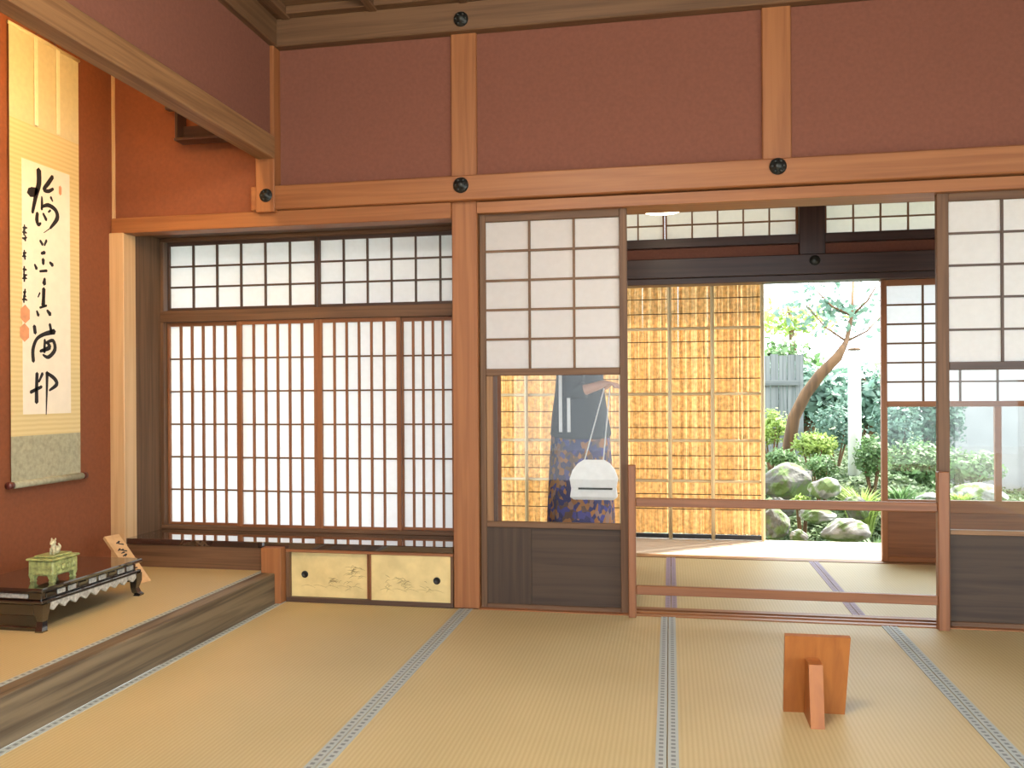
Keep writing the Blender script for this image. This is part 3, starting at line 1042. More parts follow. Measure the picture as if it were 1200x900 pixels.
S8 = 0.8
b = MB()
blob(b, (lx, ly + 0.012, lz + 0.018), (0.014, 0.020, 0.019))       # haunches
blob(b, (lx, ly - 0.006, lz + 0.030), (0.012, 0.013, 0.022))       # chest
blob(b, (lx + 0.002, ly - 0.012, lz + 0.056), (0.013, 0.014, 0.014))  # head
blob(b, (lx + 0.004, ly - 0.024, lz + 0.052), (0.008, 0.008, 0.007))  # muzzle
for s in (-1, 1):
    b.tube([(lx + s * 0.008, ly - 0.014, lz + 0.03), (lx + s * 0.008, ly - 0.016, lz)], [0.006, 0.005], 6)
    blob(b, (lx + s * 0.010, ly - 0.006, lz + 0.070), (0.004, 0.004, 0.006), 6)
b.tube([(lx, ly + 0.03, lz + 0.012), (lx, ly + 0.036, lz + 0.03), (lx, ly + 0.026, lz + 0.046)], [0.005, 0.006, 0.003], 6)
b.v = [(lx + (p[0] - lx) * S8, ly + (p[1] - ly) * S8, lz + (p[2] - lz) * S8) for p in b.v]
b.build('lion_knob', 'ivory', t, True)

# little wooden name tablet leaning back
pb0, pt0 = Vector((-2.345, 3.415, ZA)), Vector((-2.560, 3.490, 0.338))
w_ = Vector((0.02, 0.078, 0.0))
nn = (pt0 - pb0).cross(w_).normalized()
if nn.x < 0: nn = -nn
t = empty('name_tablet', tuple(pb0), 'small leaning pale wood tablet with brushed characters, by the alcove corner post', 'tablet')
b = MB()
b.prism([pb0, pb0 + w_, pt0 + w_, pt0], -nn * 0.014)
b.build('tablet_board', 'palewood', t)
b = MB()
up = (pt0 - pb0)
for k, f in enumerate((0.80, 0.70, 0.58, 0.42, 0.30)):
    c = pb0 + up * f + w_ * 0.5
    for q in range(3):
        a = c + w_ * rr.uniform(-0.26, 0.05) + up * rr.uniform(-0.04, 0.04)
        stroke(b, [a, a + w_ * rr.uniform(0.15, 0.3) + up * rr.uniform(-0.04, 0.04)], [0.005, 0.009], nn, 0.0008)
b.build('brush_writing', 'ink', t)
b = MB()
mid = pb0 + up * 0.62 + w_ * 0.5 - nn * 0.014
b.prism([mid + w_ * 0.1, mid - w_ * 0.1, Vector((mid.x - 0.075, mid.y - w_.y * 0.1, ZA)), Vector((mid.x - 0.075, mid.y + w_.y * 0.1, ZA))], (-0.012, 0, 0))
b.build('back_support', 'palewood', t)

# dark wooden bracket hanging in the alcove and the strip lamp behind the drop beam
t = empty('hanging_bracket', (-2.18, 3.70, 2.19), 'small dark wooden frame hanging high in the alcove behind the drop beam', 'bracket')
box('bottom_board', -2.305, -1.95, 3.66, 3.74, 2.194, 2.206, 'sooty', t, 0.002)
box('end_board', -2.300, -2.286, 3.66, 3.74, 2.206, 2.352, 'sooty', t, 0.002)
box('back_board', -2.286, -1.95, 3.715, 3.735, 2.206, 2.275, 'sooty', t)
box('top_arm', -2.365, -1.95, 3.68, 3.72, 2.352, 2.368, 'sooty', t, 0.002)
box('hanger', -2.20, -2.17, 3.69, 3.71, 2.368, 2.779, 'sooty', t)
t = empty('strip_lamp', (-1.95, 2.6, 2.26), 'warm strip lamp mounted behind the alcove drop beam', 'lamp')
box('lamp_body', -1.935, -1.913, 2.0, 3.2, 2.25, 2.30, 'palewood', t, 0.003)
tube('lamp_tube', [(-1.955, 2.05, 2.275), (-1.955, 3.15, 2.275)], 0.014, 'toko_glow', t, 8)

# ================================================================== WOODEN SIGN STAND ON THE MATS
bl, brr = Vector((0.337, 2.712, 0.0)), Vector((0.517, 2.718, 0.0))
zt = P(920, 745, Y=2.665).z
tl, tr = P(920, 745, Y=2.665), P(997, 745, Y=2.668)
t = empty('sign_stand', (0.43, 2.68, 0), 'small reddish wooden board propped up by a back strut, standing on the mats', 'sign stand')
b = MB()
tl.z = tr.z = zt
th = Vector((0, 0.016, 0.004))
b.prism([bl, brr, tr, tl], th)
b.build('board', 'signwood', t)
b = MB()
xa, xb = 0.397, 0.437
ym0 = bl.y + (tl.y - bl.y) * (0.178 / zt)
b.prism([(xa, 2.584, 0), (xa, bl.y - 0.001, 0), (xa, ym0 - 0.001, 0.178), (xa, 2.612, 0.178)], (xb - xa, 0.004, 0))
b.build('strut', 'signwood', t)

# ================================================================== LOW BARRIER ACROSS THE OPENING
t = empty('barrier', (0.46, 3.752, 0), 'low wooden barrier of two rails between posts, closing the open doorway', 'barrier')
yb0, yb1 = 3.738, 3.772
box('post', -0.183, -0.150, yb0, yb1, 0.0, 0.668, 'redwood', t, 0.003)
box('post', 1.078, 1.122, yb0 - 0.002, yb1, 0.0, 0.652, 'redwood', t, 0.003)
box('rail', -0.150, 1.078, yb0 + 0.004, yb1 - 0.006, 0.486, 0.524, 'redwood', t, 0.003)
box('rail', -0.150, 1.078, yb0 + 0.004, yb1 - 0.006, 0.102, 0.141, 'redwood', t, 0.003)

# ================================================================== LAMPS
lc = P(776, 247, Y=4.5)
t = empty('pendant_lamp', (lc.x, lc.y, lc.z), 'glowing flat pendant lamp just under the door head in the corridor', 'lamp')
b = MB()
b.lathe((lc.x, lc.y, lc.z), [(0.095, -0.004), (0.106, 0.004), (0.106, 0.03), (0.02, 0.075)], 24)
b.build('shade', 'lamp_glow', t, True)
b = MB()
b.lathe((lc.x, lc.y, lc.z), [(0.108, 0.0), (0.112, 0.0), (0.112, 0.010), (0.108, 0.010)], 24)
b.build('rim', 'cedar', t)
tube('cord', [(lc.x, lc.y, lc.z + 0.07), (lc.x, lc.y, 2.42)], 0.003, 'black', t, 6)
LX, LY = -0.45, 1.15  # unseen lamp, added and placed to brighten the floor and left wall
t = empty('ceiling_lamp', (LX, LY, 2.35), 'square glowing lamp added out of view over the mats to brighten the room', 'lamp')
box('shade', LX - 0.25, LX + 0.25, LY - 0.25, LY + 0.25, 2.32, 2.52, 'added_lamp_glow', t, 0.01)
for xx in (LX - 0.255, LX + 0.255):
    for yy in (LY - 0.255, LY + 0.255):
        box('corner_rod', xx - 0.008, xx + 0.008, yy - 0.008, yy + 0.008, 2.31, 2.53, 'umber', t)
tube('cord', [(LX, LY, 2.52), (LX, LY, ZC)], 0.004, 'black', t, 6)

# ================================================================== REED SCREEN OUTSIDE
YR = 5.86
t = empty('reed_screen', (-0.35, YR, 0.0), 'tall screen of upright reeds held by bamboo poles along the veranda edge', 'reed screen')
b = MB()
rr = random.Random(21)
for layer in (0, 1):           # two overlapping layers of split reeds
    x = -1.42 + layer * 0.006
    while x < 0.60:
        w = rr.uniform(0.005, 0.009)
        yy = YR + layer * 0.006 + rr.uniform(-0.002, 0.002)
        zt_ = 1.95 + rr.uniform(-0.04, 0.03)
        z_ = 0.030 + rr.uniform(0.0, 0.008)
        ln = rr.uniform(-0.005, 0.005)
        tw = rr.uniform(-0.5, 0.5) * w
        b.add([(x - w, yy - tw, z_), (x, yy - 0.003, z_), (x + w, yy + tw, z_), (x - w + ln, yy - tw, zt_), (x + ln, yy - 0.003, zt_), (x + w + ln, yy + tw, zt_)],
              [(0, 1, 4, 3), (1, 2, 5, 4)])
        x += w * 1.8
o = b.build('reeds', 'reed', t)
o['kind'] = 'stuff'
box('bottom_rail', -1.42, 0.60, YR - 0.01, YR + 0.012, 0.0, 0.030, 'black', t)
for i, z in enumerate((0.20, 0.30, 0.47, 0.56, 0.75, 0.86, 1.08, 1.22, 1.33, 1.52, 1.62, 1.80)):
    box('tie_cord', -1.42, 0.60, YR - 0.013, YR - 0.008, z - 0.003, z + 0.003, 'cord_dark', t)
for x in (-1.30, -0.985, -0.66, -0.33, 0.0, 0.281, 0.605):
    tube('upright_pole', [(x, YR - 0.026, 0.0), (x, YR - 0.026, 0.9), (x, YR - 0.026, 1.98)], 0.013, 'bamboo', t, 8)
for z in (0.39, 0.663, 0.977, 1.419, 1.72):
    tube('cross_pole', [(-1.42, YR - 0.012, z), (0.61, YR - 0.012, z)], 0.011, 'bamboo', t, 8)

# ================================================================== PERSON BEHIND THE GLASS (facing along the corridor)
px0, py0 = -0.50, 4.78
t = empty('person', (px0, py0, 0), 'person in dark jacket and long blue and orange patterned skirt standing behind the glass', 'person')
J = {  # x forward (+), y sideways, z up; local
    'pelvis': (0, 0, 0.83), 'spine': (-0.01, 0, 0.98), 'chest': (0, 0, 1.13), 'neck': (0.0, 0, 1.265), 'jaw': (0.02, 0, 1.325), 'head': (0.025, 0, 1.40), 'crown': (0.01, 0, 1.475),
    'hipL': (0, 0.085, 0.79), 'kneeL': (0.015, 0.085, 0.44), 'ankL': (-0.01, 0.085, 0.075), 'toeL': (0.13, 0.09, 0.03),
    'hipR': (0, -0.085, 0.79), 'kneeR': (0.03, -0.085, 0.44), 'ankR': (0.0, -0.085, 0.075), 'toeR': (0.14, -0.09, 0.03),
    'shL': (-0.005, 0.155, 1.215), 'elL': (-0.02, 0.20, 0.985), 'wrL': (0.12, 0.14, 1.02), 'paL': (0.15, 0.10, 1.04),
    'shR': (-0.005, -0.155, 1.215), 'elR': (-0.01, -0.20, 0.985), 'wrR': (0.11, -0.23, 1.02), 'paR': (0.15, -0.235, 1.04)}
RAD = {'pelvis': 0.12, 'spine': 0.105, 'chest': 0.12, 'neck': 0.047, 'jaw': 0.062, 'head': 0.083, 'crown': 0.06,
       'hipL': 0.085, 'kneeL': 0.055, 'ankL': 0.035, 'toeL': 0.028, 'hipR': 0.085, 'kneeR': 0.055, 'ankR': 0.035, 'toeR': 0.028,
       'shL': 0.052, 'elL': 0.038, 'wrL': 0.025, 'paL': 0.029, 'shR': 0.052, 'elR': 0.038, 'wrR': 0.025, 'paR': 0.029}
E = [('pelvis', 'spine'), ('spine', 'chest'), ('chest', 'neck'), ('neck', 'jaw'), ('jaw', 'head'), ('head', 'crown')]
for s in 'LR':
    E += [('pelvis', 'hip' + s), ('hip' + s, 'knee' + s), ('knee' + s, 'ank' + s), ('ank' + s, 'toe' + s), ('chest', 'sh' + s), ('sh' + s, 'el' + s), ('el' + s, 'wr' + s), ('wr' + s, 'pa' + s)]
for s, sg in (('L', 1), ('R', -1)):     # five fingers each, curled downwards
    p = Vector(J['pa' + s])
    for k, (dy, l_) in enumerate(((-0.024, 0.050), (-0.008, 0.058), (0.008, 0.055), (0.022, 0.044))):
        a = p + Vector((0.022, dy, 0.0))
        b_ = a + Vector((l_ * 0.6, dy * 0.2, -0.006))
        c_ = b_ + Vector((l_ * 0.35, 0, -0.024))
        for nm, q, r_ in (('a', a, 0.0095), ('b', b_, 0.0085), ('c', c_, 0.007)):
            J['f%s%d%s' % (s, k, nm)] = tuple(q)
            RAD['f%s%d%s' % (s, k, nm)] = r_
        E += [('pa' + s, 'f%s%da' % (s, k)), ('f%s%da' % (s, k), 'f%s%db' % (s, k)), ('f%s%db' % (s, k), 'f%s%dc' % (s, k))]
    a = p + Vector((0.0, -sg * 0.030, 0.004))
    b_ = a + Vector((0.034, -sg * 0.012, -0.008))
    for nm, q, r_ in (('t', a, 0.011), ('u', b_, 0.009)):
        J['f%s%s' % (s, nm)] = tuple(q)
        RAD['f%s%s' % (s, nm)] = r_
    E += [('pa' + s, 'f%st' % s), ('f%st' % s, 'f%su' % s)]
names = list(J)
me = bpy.data.meshes.new('body')
me.from_pydata([J[n] for n in names], [(names.index(a), names.index(b_)) for a, b_ in E], [])
body = link('body', me, (px0, py0, 0), t)
sk = body.modifiers.new('skin', 'SKIN')
for i, n in enumerate(names):
    d = me.skin_vertices[0].data[i]
    d.radius = (RAD[n], RAD[n])
    d.use_root = (n == 'pelvis')
sk.use_smooth_shade = True
ss = body.modifiers.new('subsurf', 'SUBSURF')
ss.levels = ss.render_levels = 2
me.materials.append(M['skin'])


def loft(name, secs, mat, parent, seg=24, wave=0.0, nw=9, cap=True):
    b = MB()
    rings = []
    for i, (cx, cy, z, rx, ry) in enumerate(secs):
        f = i / (len(secs) - 1)
        ring = []
        for k in range(seg):
            a = 2 * math.pi * k / seg
            m_ = 1 + wave * f * math.sin(nw * a)
            ring.append(Vector((px0 + cx + rx * m_ * math.cos(a), py0 + cy + ry * m_ * math.sin(a), z)))
        rings.append(ring)
    b.rings(rings, cap)
    return b.build(name, mat, parent, True)


loft('skirt', [(-0.005, 0, 0.90, 0.125, 0.155), (0, 0, 0.80, 0.16, 0.19), (0.0, 0, 0.60, 0.175, 0.20), (0.0, 0, 0.35, 0.185, 0.22), (0.0, 0, 0.07, 0.195, 0.24)], 'floral', t, 48, 0.04, 11)
loft('jacket', [(0.0, 0, 1.285, 0.055, 0.065), (0.0, 0, 1.255, 0.085, 0.14), (0, 0, 1.17, 0.125, 0.185), (0.0, 0, 1.0, 0.138, 0.185), (0.0, 0, 0.86, 0.158, 0.195), (0.005, 0, 0.755, 0.172, 0.21), (0.005, 0, 0.735, 0.160, 0.20)], 'jacket', t, 28)
for s, sg in (('L', 1), ('R', -1)):
    b = MB()
    sh, el, wr_ = (Vector(J[k + s]) + Vector((px0, py0, 0)) for k in ('sh', 'el', 'wr'))
    b.tube([sh + Vector((0, -sg * 0.04, 0.01)), sh, (sh + el) / 2, el, (el + wr_) / 2], [0.06, 0.068, 0.06, 0.055, 0.05], 14)
    b.build('sleeve', 'jacket', t, True)
b = MB()
rings = []
for z, rx, ry, cx in ((1.30, 0.05, 0.062, -0.035), (1.36, 0.078, 0.082, -0.028), (1.42, 0.092, 0.090, -0.016), (1.47, 0.088, 0.084, -0.006), (1.505, 0.062, 0.06, 0.0), (1.522, 0.02, 0.02, 0.0)):
    rings.append([Vector((px0 + cx + rx * math.cos(2 * math.pi * k / 18), py0 + ry * math.sin(2 * math.pi * k / 18), z)) for k in range(18)])
b.rings(rings)
b.build('hair', 'hair', t, True)
hc = Vector((px0 + 0.103, py0, 1.40))
b = MB()
b.prism([hc + Vector((-0.008, -0.012, -0.02)), hc + Vector((-0.008, 0.012, -0.02)), hc + Vector((-0.006, 0, 0.022))], (0.02, 0, -0.006))
b.build('nose', 'skin', t, True)
for s in (-1, 1):
    b = MB()
    blob(b, hc + Vector((-0.012, s * 0.03, 0.012)), (0.008, 0.010, 0.006), 8)
    b.build('eye', 'eye', t, True)
    b = MB()
    blob(b, (px0 + 0.02, py0 + s * 0.088, 1.395), (0.014, 0.008, 0.024), 8)
    b.build('ear', 'skin', t, True)
b = MB()
blob(b, hc + Vector((-0.020, 0, -0.048)), (0.012, 0.022, 0.006), 8)
b.build('mouth', 'lip', t, True)
for k, yy in enumerate((-0.055, -0.09)):      # white scarf ends hanging down
    b = MB()
    xx = px0 - 0.085 + k * 0.045
    pts = [(xx, py0 + yy + 0.02, 1.25), (xx - 0.01, py0 - 0.196, 1.14), (xx - 0.008, py0 - 0.212, 0.95), (xx - 0.006, py0 - 0.222, 0.775)]
    for a, c_ in zip(pts[:-1], pts[1:]):
        b.prism([Vector(a), Vector(a) + Vector((0.018, 0, 0)), Vector(c_) + Vector((0.018, 0, 0)), Vector(c_)], (0, 0.003, 0))
    b.build('scarf_end', 'white_cloth', t)
for s, sg in (('L', 1), ('R', -1)):
    b = MB()
    b.rings([[Vector((px0 + cx + rx * math.cos(2 * math.pi * k / 12), py0 + sg * 0.088 + 0.045 * math.sin(2 * math.pi * k / 12), z)) for k in range(12)] for z, rx, cx in ((0.004, 0.12, 0.055), (0.03, 0.12, 0.055), (0.06, 0.09, 0.03), (0.085, 0.045, 0.0))])
    b.build('shoe', 'black', t, True)
# the white shopping bag hanging from the hand, with its handles
bx = px0 + 0.10
t2 = empty('paper_bag', (bx, py0 - 0.26, 0.44), 'white bag hanging from the hand of the person in the patterned skirt', 'bag')
b = MB()
b.rings([[Vector((bx + a * w, py0 - 0.262 + c_ * d_, z)) for a, c_ in ((-1, -1), (1, -1), (1, 1), (-1, 1))] for z, w, d_ in ((0.42, 0.105, 0.026), (0.435, 0.124, 0.036), (0.48, 0.118, 0.032), (0.53, 0.126, 0.036), (0.575, 0.112, 0.026), (0.61, 0.085, 0.018), (0.63, 0.055, 0.010))])
b.build('bag_body', 'white_cloth', t2)
hand = Vector(J['paR']) + Vector((px0 + 0.02, py0, -0.03))
for s in (-1, 1):
    tube('handle', [(bx + s * 0.05, py0 - 0.262, 0.625), (hand.x + s * 0.015, hand.y, hand.z)], 0.004, 'white_cloth', t2, 6)
box('printed_band', bx - 0.08, bx + 0.10, py0 - 0.300, py0 - 0.297, 0.475, 0.485, 'black', t2)

# ================================================================== GARDEN
def ground_z(x, y):
    d = max(0.0, y - 6.4)
    z = -0.42 + 0.62 * min(1, d / 1.6) + 0.10 * max(0, min(1, (d - 1.6) / 4.0))
    k = max(0.0, min(1.0, (x - 1.75 - (y - 6.4) * 0.16) / 0.9))     # flatter lawn to the right
    z = z * (1 - k) + (-0.40 + 0.05 * max(0, y - 6.4)) * k
    if x < -0.6:
        z = min(z, -0.3)
    return z + 0.04 * math.sin(x * 2.3 + y) * math.sin(y * 1.7)


b = MB()
gx, gy = 60, 48
vsx = [-9 + 24 * i / gx for i in range(gx + 1)]
vsy = [5.2 + 16 * (j / gy) ** 1.4 for j in range(gy + 1)]
b.add([(x, y_, ground_z(x, y_) if y_ > 5.95 else -0.45) for y_ in vsy for x in vsx],
      [(j * (gx + 1) + i, j * (gx + 1) + i + 1, (j + 1) * (gx + 1) + i + 1, (j + 1) * (gx + 1) + i) for j in range(gy) for i in range(gx)])
garden = o = b.build('garden_ground', 'moss', None, True)
tag(o, kind='structure')
o = box('yard', -14, 14, -14, 5.25, -0.60, -0.46, 'gravel')
tag(o, kind='structure')


def rock(name, c, r, label, mat='rock', seed=1, group='garden rocks'):
    rg = random.Random(seed)
    bm = bmesh.new()
    bmesh.ops.create_icosphere(bm, subdivisions=4, radius=1.0)
    ph = [(rg.uniform(0, 6), rg.uniform(1.5, 3.5), Vector((rg.uniform(-1, 1), rg.uniform(-1, 1), rg.uniform(-1, 1)))) for _ in range(6)]
    pl = [(Vector((rg.uniform(-1, 1), rg.uniform(-1, 1), rg.uniform(-0.3, 1))).normalized(), rg.uniform(0.62, 0.85)) for _ in range(7)]
    for v_ in bm.verts:
        p = v_.co.copy()
        for n_, dd in pl:
            e = p.dot(n_) - dd
            if e > 0: p -= n_ * e * 0.9
        p *= 1 + 0.05 * sum(math.sin(a + f * p.dot(d)) for a, f, d in ph) / 2 + 0.022 * sum(math.sin(2 * a + 5 * f * p.dot(d)) for a, f, d in ph)
        v_.co = Vector((p.x * r[0], p.y * r[1], p.z * r[2]))
    me_ = bpy.data.meshes.new(name)
    bm.to_mesh(me_)
    bm.free()
    me_.materials.append(M[mat])
    o_ = link(name, me_, c)
    return tag(o_, label, 'rock', group)


def foliage(name, c, r, n, size, mat, parent, seed, shell=0.5, aspect=0.5):
    rg = random.Random(seed)
    vsl, fs = [], []
    for _ in range(n):
        while True:
            d = Vector((rg.gauss(0, 1), rg.gauss(0, 1), rg.gauss(0, 1)))
            if d.length > 0.1: break
        d.normalize()
        k = shell + (1 - shell) * rg.random()
        lump = 0.82 + 0.18 * math.sin(5 * d.x + seed) * math.cos(4 * d.y + 3 * d.z + seed)
        p = Vector((d.x * r[0], d.y * r[1], d.z * r[2])) * k * lump
        a = Vector((rg.gauss(0, 1), rg.gauss(0, 1), rg.gauss(0, 0.7))).normalized()
        e = a.cross(d + Vector((0.01, 0.02, 0.3))).normalized()
        s = size * rg.uniform(0.6, 1.4)
        i = len(vsl)
        vsl += [p - a * s * 0.5, p + e * s * aspect * 0.5, p + a * s * 0.5, p - e * s * aspect * 0.5]
        fs.append((i, i + 1, i + 2, i + 3))
    me_ = bpy.data.meshes.new(name)
    me_.from_pydata([tuple(v_) for v_ in vsl], [], fs)
    me_.materials.append(M[mat])
    o_ = link(name, me_, c, parent)
    o_['kind'] = 'stuff'
    return o_


def shrub(x, y_, r, mat, label, n=900, size=0.05, seed=1, dz=0.0, name='garden_shrub', group='garden shrubs', aspect=0.5):
    z = ground_z(x, y_)
    t_ = empty(name, (x, y_, z), label, 'shrub', group)
    foliage('foliage', (x, y_, z + r[2] * 0.85 + dz), r, n, size, mat, t_, seed, 0.45, aspect)
    b_ = MB()
    rg = random.Random(seed)
    for k in range(4):
        b_.tube([(x, y_, z - 0.05), (x + rg.uniform(-.4, .4) * r[0], y_ + rg.uniform(-.4, .4) * r[1], z + r[2] * 0.9 + dz)], [0.012, 0.006], 5)
    b_.build('stems', 'bark', t_)
    return t_


def grass(x, y_, h, n, spread, label, seed, mat='leaf_lime'):
    z = ground_z(x, y_)
    t_ = empty('grass_tuft', (x, y_, z), label, 'grass', 'garden grasses')
    rg = random.Random(seed)
    b_ = MB()
    for _ in range(n):
        a = rg.uniform(0, 6.28)
        d = Vector((math.cos(a), math.sin(a), 0))
        s = Vector((-d.y, d.x, 0)) * 0.007
        o_ = Vector((x, y_, z - 0.02)) + d * rg.uniform(0, spread * 0.3)
        hh, sp = h * rg.uniform(0.6, 1.1), spread * rg.uniform(0.3, 1.1)
        p1, p2 = o_ + d * sp * 0.35 + Vector((0, 0, hh * 0.7)), o_ + d * sp + Vector((0, 0, hh * 0.85))
        b_.add([o_ - s, o_ + s, p1 + s, p1 - s, p2], [(0, 1, 2, 3), (3, 2, 4)])
    q = b_.build('blades', mat, t_)
    q['kind'] = 'stuff'


def at(u, v, Y): return P(u, v, Y=Y)


rocks = [(908, 614, 6.22, (0.105, 0.11, 0.12), 'rock_dark', 'dark rounded rock at the foot of the reed screen pole'),
         (990, 622, 6.22, (0.17, 0.10, 0.085), 'rock', 'pale flat rock beside the veranda edge'),
         (936, 628, 6.12, (0.065, 0.06, 0.05), 'rock', 'small low pale stone between the dark rock and the flat rock'),
         (926, 565, 7.15, (0.22, 0.16, 0.16), 'rock_dark', 'large dark mossy boulder on the garden bank'),
         (967, 572, 6.80, (0.125, 0.10, 0.085), 'rock', 'pale wedge-shaped rock leaning on the dark boulder'),
         (1004, 596, 6.62, (0.10, 0.09, 0.09), 'rock_dark', 'dark rock under the grass tufts by the outer screen'),
         (912, 594, 6.62, (0.12, 0.10, 0.08), 'rock_dark', 'mossy rock low on the bank behind the reed screen edge'),
         (958, 603, 6.50, (0.13, 0.10, 0.07), 'rock', 'brownish flat stone in the middle of the bank'),
         (1085, 588, 7.55, (0.14, 0.13, 0.08), 'rock', 'pale stone on the lawn seen through the glass pane'),
         (1150, 578, 8.2, (0.26, 0.18, 0.09), 'rock', 'low pale stone on the lawn beyond the centre stile')]
for i, (u, v, Y, r, m_, lb) in enumerate(rocks):
    c = at(u, v, Y)
    rock('garden_rock', (c.x, c.y, c.z), r, lb, m_, 40 + i)

sh = [(903, 500, 8.75, (0.22, 0.2, 0.24), 'leaf_lime', 'yellow-green shrub beside the bamboo pole of the reed screen', 900, 0.045),
      (955, 521, 7.75, (0.24, 0.16, 0.13), 'leaf_lime', 'bright lime mound of leaves at the foot of the leaning trunk', 1300, 0.04),
      (963, 547, 7.25, (0.15, 0.13, 0.12), 'leaf_green', 'mid-green shrub with small leaves above the pale wedge rock', 800, 0.035),
      (980, 500, 8.8, (0.30, 0.24, 0.30), 'leaf_teal', 'blue-green shrub beside the pale post', 1300, 0.05),
      (1022, 535, 7.75, (0.19, 0.17, 0.24), 'leaf_green', 'green shrub between pale post and outer screen', 1000, 0.045),
      (915, 536, 7.5, (0.17, 0.13, 0.10), 'leaf_green', 'low green shrub on top of the dark boulder', 800, 0.035),
      (940, 588, 6.78, (0.10, 0.08, 0.06), 'leaf_lime', 'small bright fern on the bank between the stones', 350, 0.04),
      (1075, 545, 8.4, (0.36, 0.3, 0.30), 'leaf_green', 'rounded green shrub on the lawn seen through the glass', 1300, 0.055),
      (1050, 500, 9.4, (0.32, 0.3, 0.42), 'leaf_teal', 'blue-green bush behind the lawn seen through the narrow pane', 1300, 0.06),
      (1135, 548, 9.2, (0.42, 0.3, 0.22), 'leaf_green', 'low green hedge bush before the grey garden wall', 1200, 0.06),
      (1095, 490, 10.2, (0.42, 0.3, 0.5), 'leaf_dark', 'dark green bush at the near end of the grey wall', 1500, 0.07)]
for i, (u, v, Y, r, m_, lb, n, s) in enumerate(sh):
    c = at(u, v, Y)
    t_ = empty('garden_shrub', (c.x, c.y, ground_z(c.x, c.y)), lb, 'shrub', 'garden shrubs')
    foliage('foliage', (c.x, c.y, c.z), r, n, s, m_, t_, 60 + i, 0.45)
    b = MB()
    for k in range(4):
        a = 1.57 * k + 0.4
        b.tube([(c.x, c.y, ground_z(c.x, c.y) - 0.05), (c.x + 0.5 * r[0] * math.cos(a), c.y + 0.5 * r[1] * math.sin(a), c.z)], [0.014, 0.006], 5)
    b.build('stems', 'bark', t_)
for i, (u, Y, h, lb) in enumerate(((1010, 7.05, 0.44, 'tall arching bright grass tuft behind the dark rock'), (1026, 6.5, 0.36, 'arching bright grass tuft against the outer screen stile'),
                                   (990, 7.55, 0.22, 'short grass tuft behind the pale wedge rock'), (1056, 7.25, 0.38, 'grass tuft seen through the narrow glass pane'), (1125, 7.75, 0.28, 'low grass tuft on the lawn beyond the glass'))):
    c = at(u, 590, Y)
    grass(c.x, c.y, h, 190, h * 0.5, lb, 80 + i, 'leaf_lime' if i % 2 == 0 else 'leaf_green')

# leaning trunk and pale post
YL = 8.1
pts = [at(916, 520, YL), at(930, 490, YL), at(944, 462, YL), at(962, 438, YL), at(981, 419, YL), at(992, 400, YL + 0.1), at(998, 370, YL + 0.2), at(1000, 330, YL + 0.3)]
pts[0].z = ground_z(pts[0].x, pts[0].y) - 0.1
t = empty('leaning_tree', tuple(pts[0]), 'leaning brown tree trunk with a thin pale crown in the garden', 'tree')
tube('trunk', pts, [0.065, 0.056, 0.052, 0.050, 0.046, 0.022, 0.016, 0.010], 'bark', t, 10)
for k, (i, d, l_) in enumerate(((5, (0.6, 0.1, 0.3), 0.6), (5, (-0.5, 0.2, 0.4), 0.7), (6, (0.5, -0.2, 0.5), 0.5), (6, (-0.6, -0.1, 0.3), 0.6))):
    a = pts[i]
    tube('branch', [a, a + Vector(d) * l_ * 0.5, a + Vector(d) * l_ + Vector((0, 0, 0.1))], [0.012, 0.009, 0.004], 'bark', t, 6)
foliage('foliage', tuple(at(978, 360, YL + 0.4)), (0.8, 0.6, 0.45), 330, 0.08, 'leaf_teal', t, 91, 0.1)
c = at(1001, 408, 8.3)
t = empty('garden_post', (c.x, c.y, ground_z(c.x, c.y)), 'pale weathered upright post in the garden', 'post')
tube('post_shaft', [(c.x, c.y, ground_z(c.x, c.y) - 0.1), (c.x, c.y, c.z - 0.02)], [0.062, 0.055], 'palebark', t, 12)
tube('post_cap', [(c.x, c.y, c.z - 0.02), (c.x, c.y, c.z)], [0.06, 0.05], 'bark', t, 12)

# grey board fence, hedge backdrop and wall
t = empty('board_fence', (0.9, 10.2, 0.2), 'weathered grey board fence at the back of the garden', 'fence')
f0, f1 = P(880, 440, Y=10.2).x, P(936, 440, Y=10.2).x
zt_ = P(915, 416, Y=10.2).z
x = f0 - 0.7
while x < f1:
    box('board', x, x + 0.086, 10.19, 10.21, 0.1, zt_ + 0.01 * math.sin(x * 40), 'weathered', t)
    x += 0.092
for z in (0.55, zt_ - 0.32):
    box('fence_rail', f0 - 0.7, f1, 10.15, 10.19, z - 0.03, z + 0.03, 'weathered', t)
o = box('garden_wall', 3.25, 7.5, 10.9, 11.05, -0.4, 1.0, 'grey_wall')
tag(o, 'plain grey garden wall behind the lawn', 'wall')


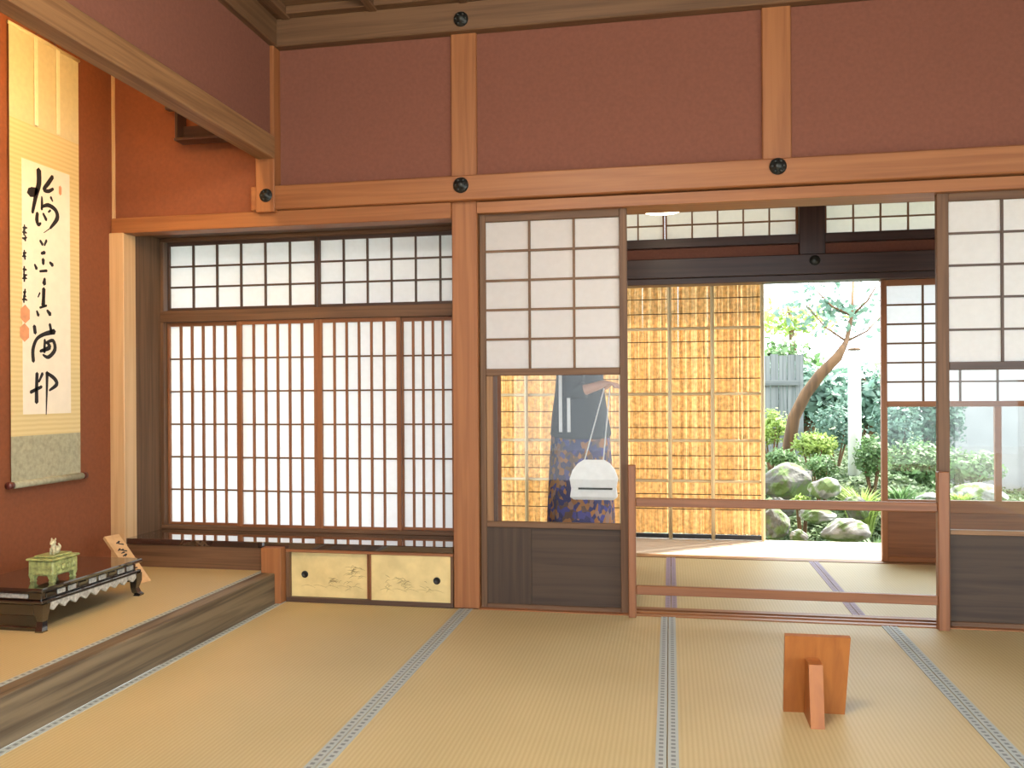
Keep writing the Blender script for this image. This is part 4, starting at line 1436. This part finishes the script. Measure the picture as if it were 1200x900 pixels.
def tree(u, v, Y, r, mat, label, seed, n=1500, size=0.13):
    c_ = at(u, v, Y)
    g = ground_z(c_.x, c_.y)
    t_ = empty('garden_tree', (c_.x, c_.y, g), label, 'tree', 'trees at the back of the garden')
    tube('trunk', [(c_.x, c_.y, g - 0.1), (c_.x + 0.1, c_.y, (g + c_.z) / 2), (c_.x, c_.y, c_.z + r[2] * 0.5)], [0.10, 0.08, 0.03], 'bark', t_, 8)
    foliage('foliage', tuple(c_), r, n, size, mat, t_, seed, 0.35)


for i, (u, v, Y, r, m_, lb) in enumerate((
        (938, 465, 10.9, (0.75, 0.5, 0.55), 'leaf_teal', 'blue-green rounded tree behind the leaning trunk'),
        (1012, 470, 12.3, (0.85, 0.6, 0.62), 'leaf_teal', 'pale blue-green tree behind the pale post'),
        (1085, 450, 14.6, (0.95, 0.6, 0.8), 'leaf_green', 'broad green tree beyond the narrow glass pane'),
        (1145, 460, 11.9, (0.6, 0.6, 0.75), 'leaf_dark', 'dark green tree rising behind the grey wall'),
        (1200, 450, 13.5, (0.9, 0.6, 0.9), 'leaf_teal', 'tall blue-green tree at the end of the grey wall'),
        (900, 430, 12.6, (1.0, 0.6, 0.5), 'leaf_green', 'green tree showing over the board fence'),
        (925, 375, 15.8, (1.5, 0.6, 0.45), 'leaf_lime', 'light yellow-green tree crown highest in the garden'))):
    tree(u, v, Y, r, m_, lb, 120 + i, 1500 if i < 6 else 500)
shrub(-0.75, 7.1, (0.9, 0.45, 0.75), 'leaf_dark', 'dense dark bush standing behind the reed screen', 2500, 0.07, 151)

# low ground cover creeping over the bank and lawn
rg = random.Random(77)
vsl, fs = [], []
for _ in range(26000):
    y_ = 6.35 + 5.0 * rg.random() ** 1.5
    x = y_ * rg.uniform(0.02, 0.48)
    p = Vector((x, y_, ground_z(x, y_) + rg.uniform(0.0, 0.035)))
    a = Vector((rg.gauss(0, 1), rg.gauss(0, 1), rg.gauss(0, 0.5))).normalized()
    e = a.cross(Vector((rg.gauss(0, .4), rg.gauss(0, .4), 1))).normalized()
    q = rg.uniform(0.018, 0.045)
    i = len(vsl)
    vsl += [p - a * q, p + e * q * 0.5, p + a * q, p - e * q * 0.5]
    fs.append((i, i + 1, i + 2, i + 3))
me_ = bpy.data.meshes.new('ground_cover')
me_.from_pydata([tuple(v_) for v_ in vsl], [], fs)
me_.materials.append(M['leaf_cover'])
o = link('ground_cover', me_, (0, 0, 0), garden)
o['kind'] = 'stuff'
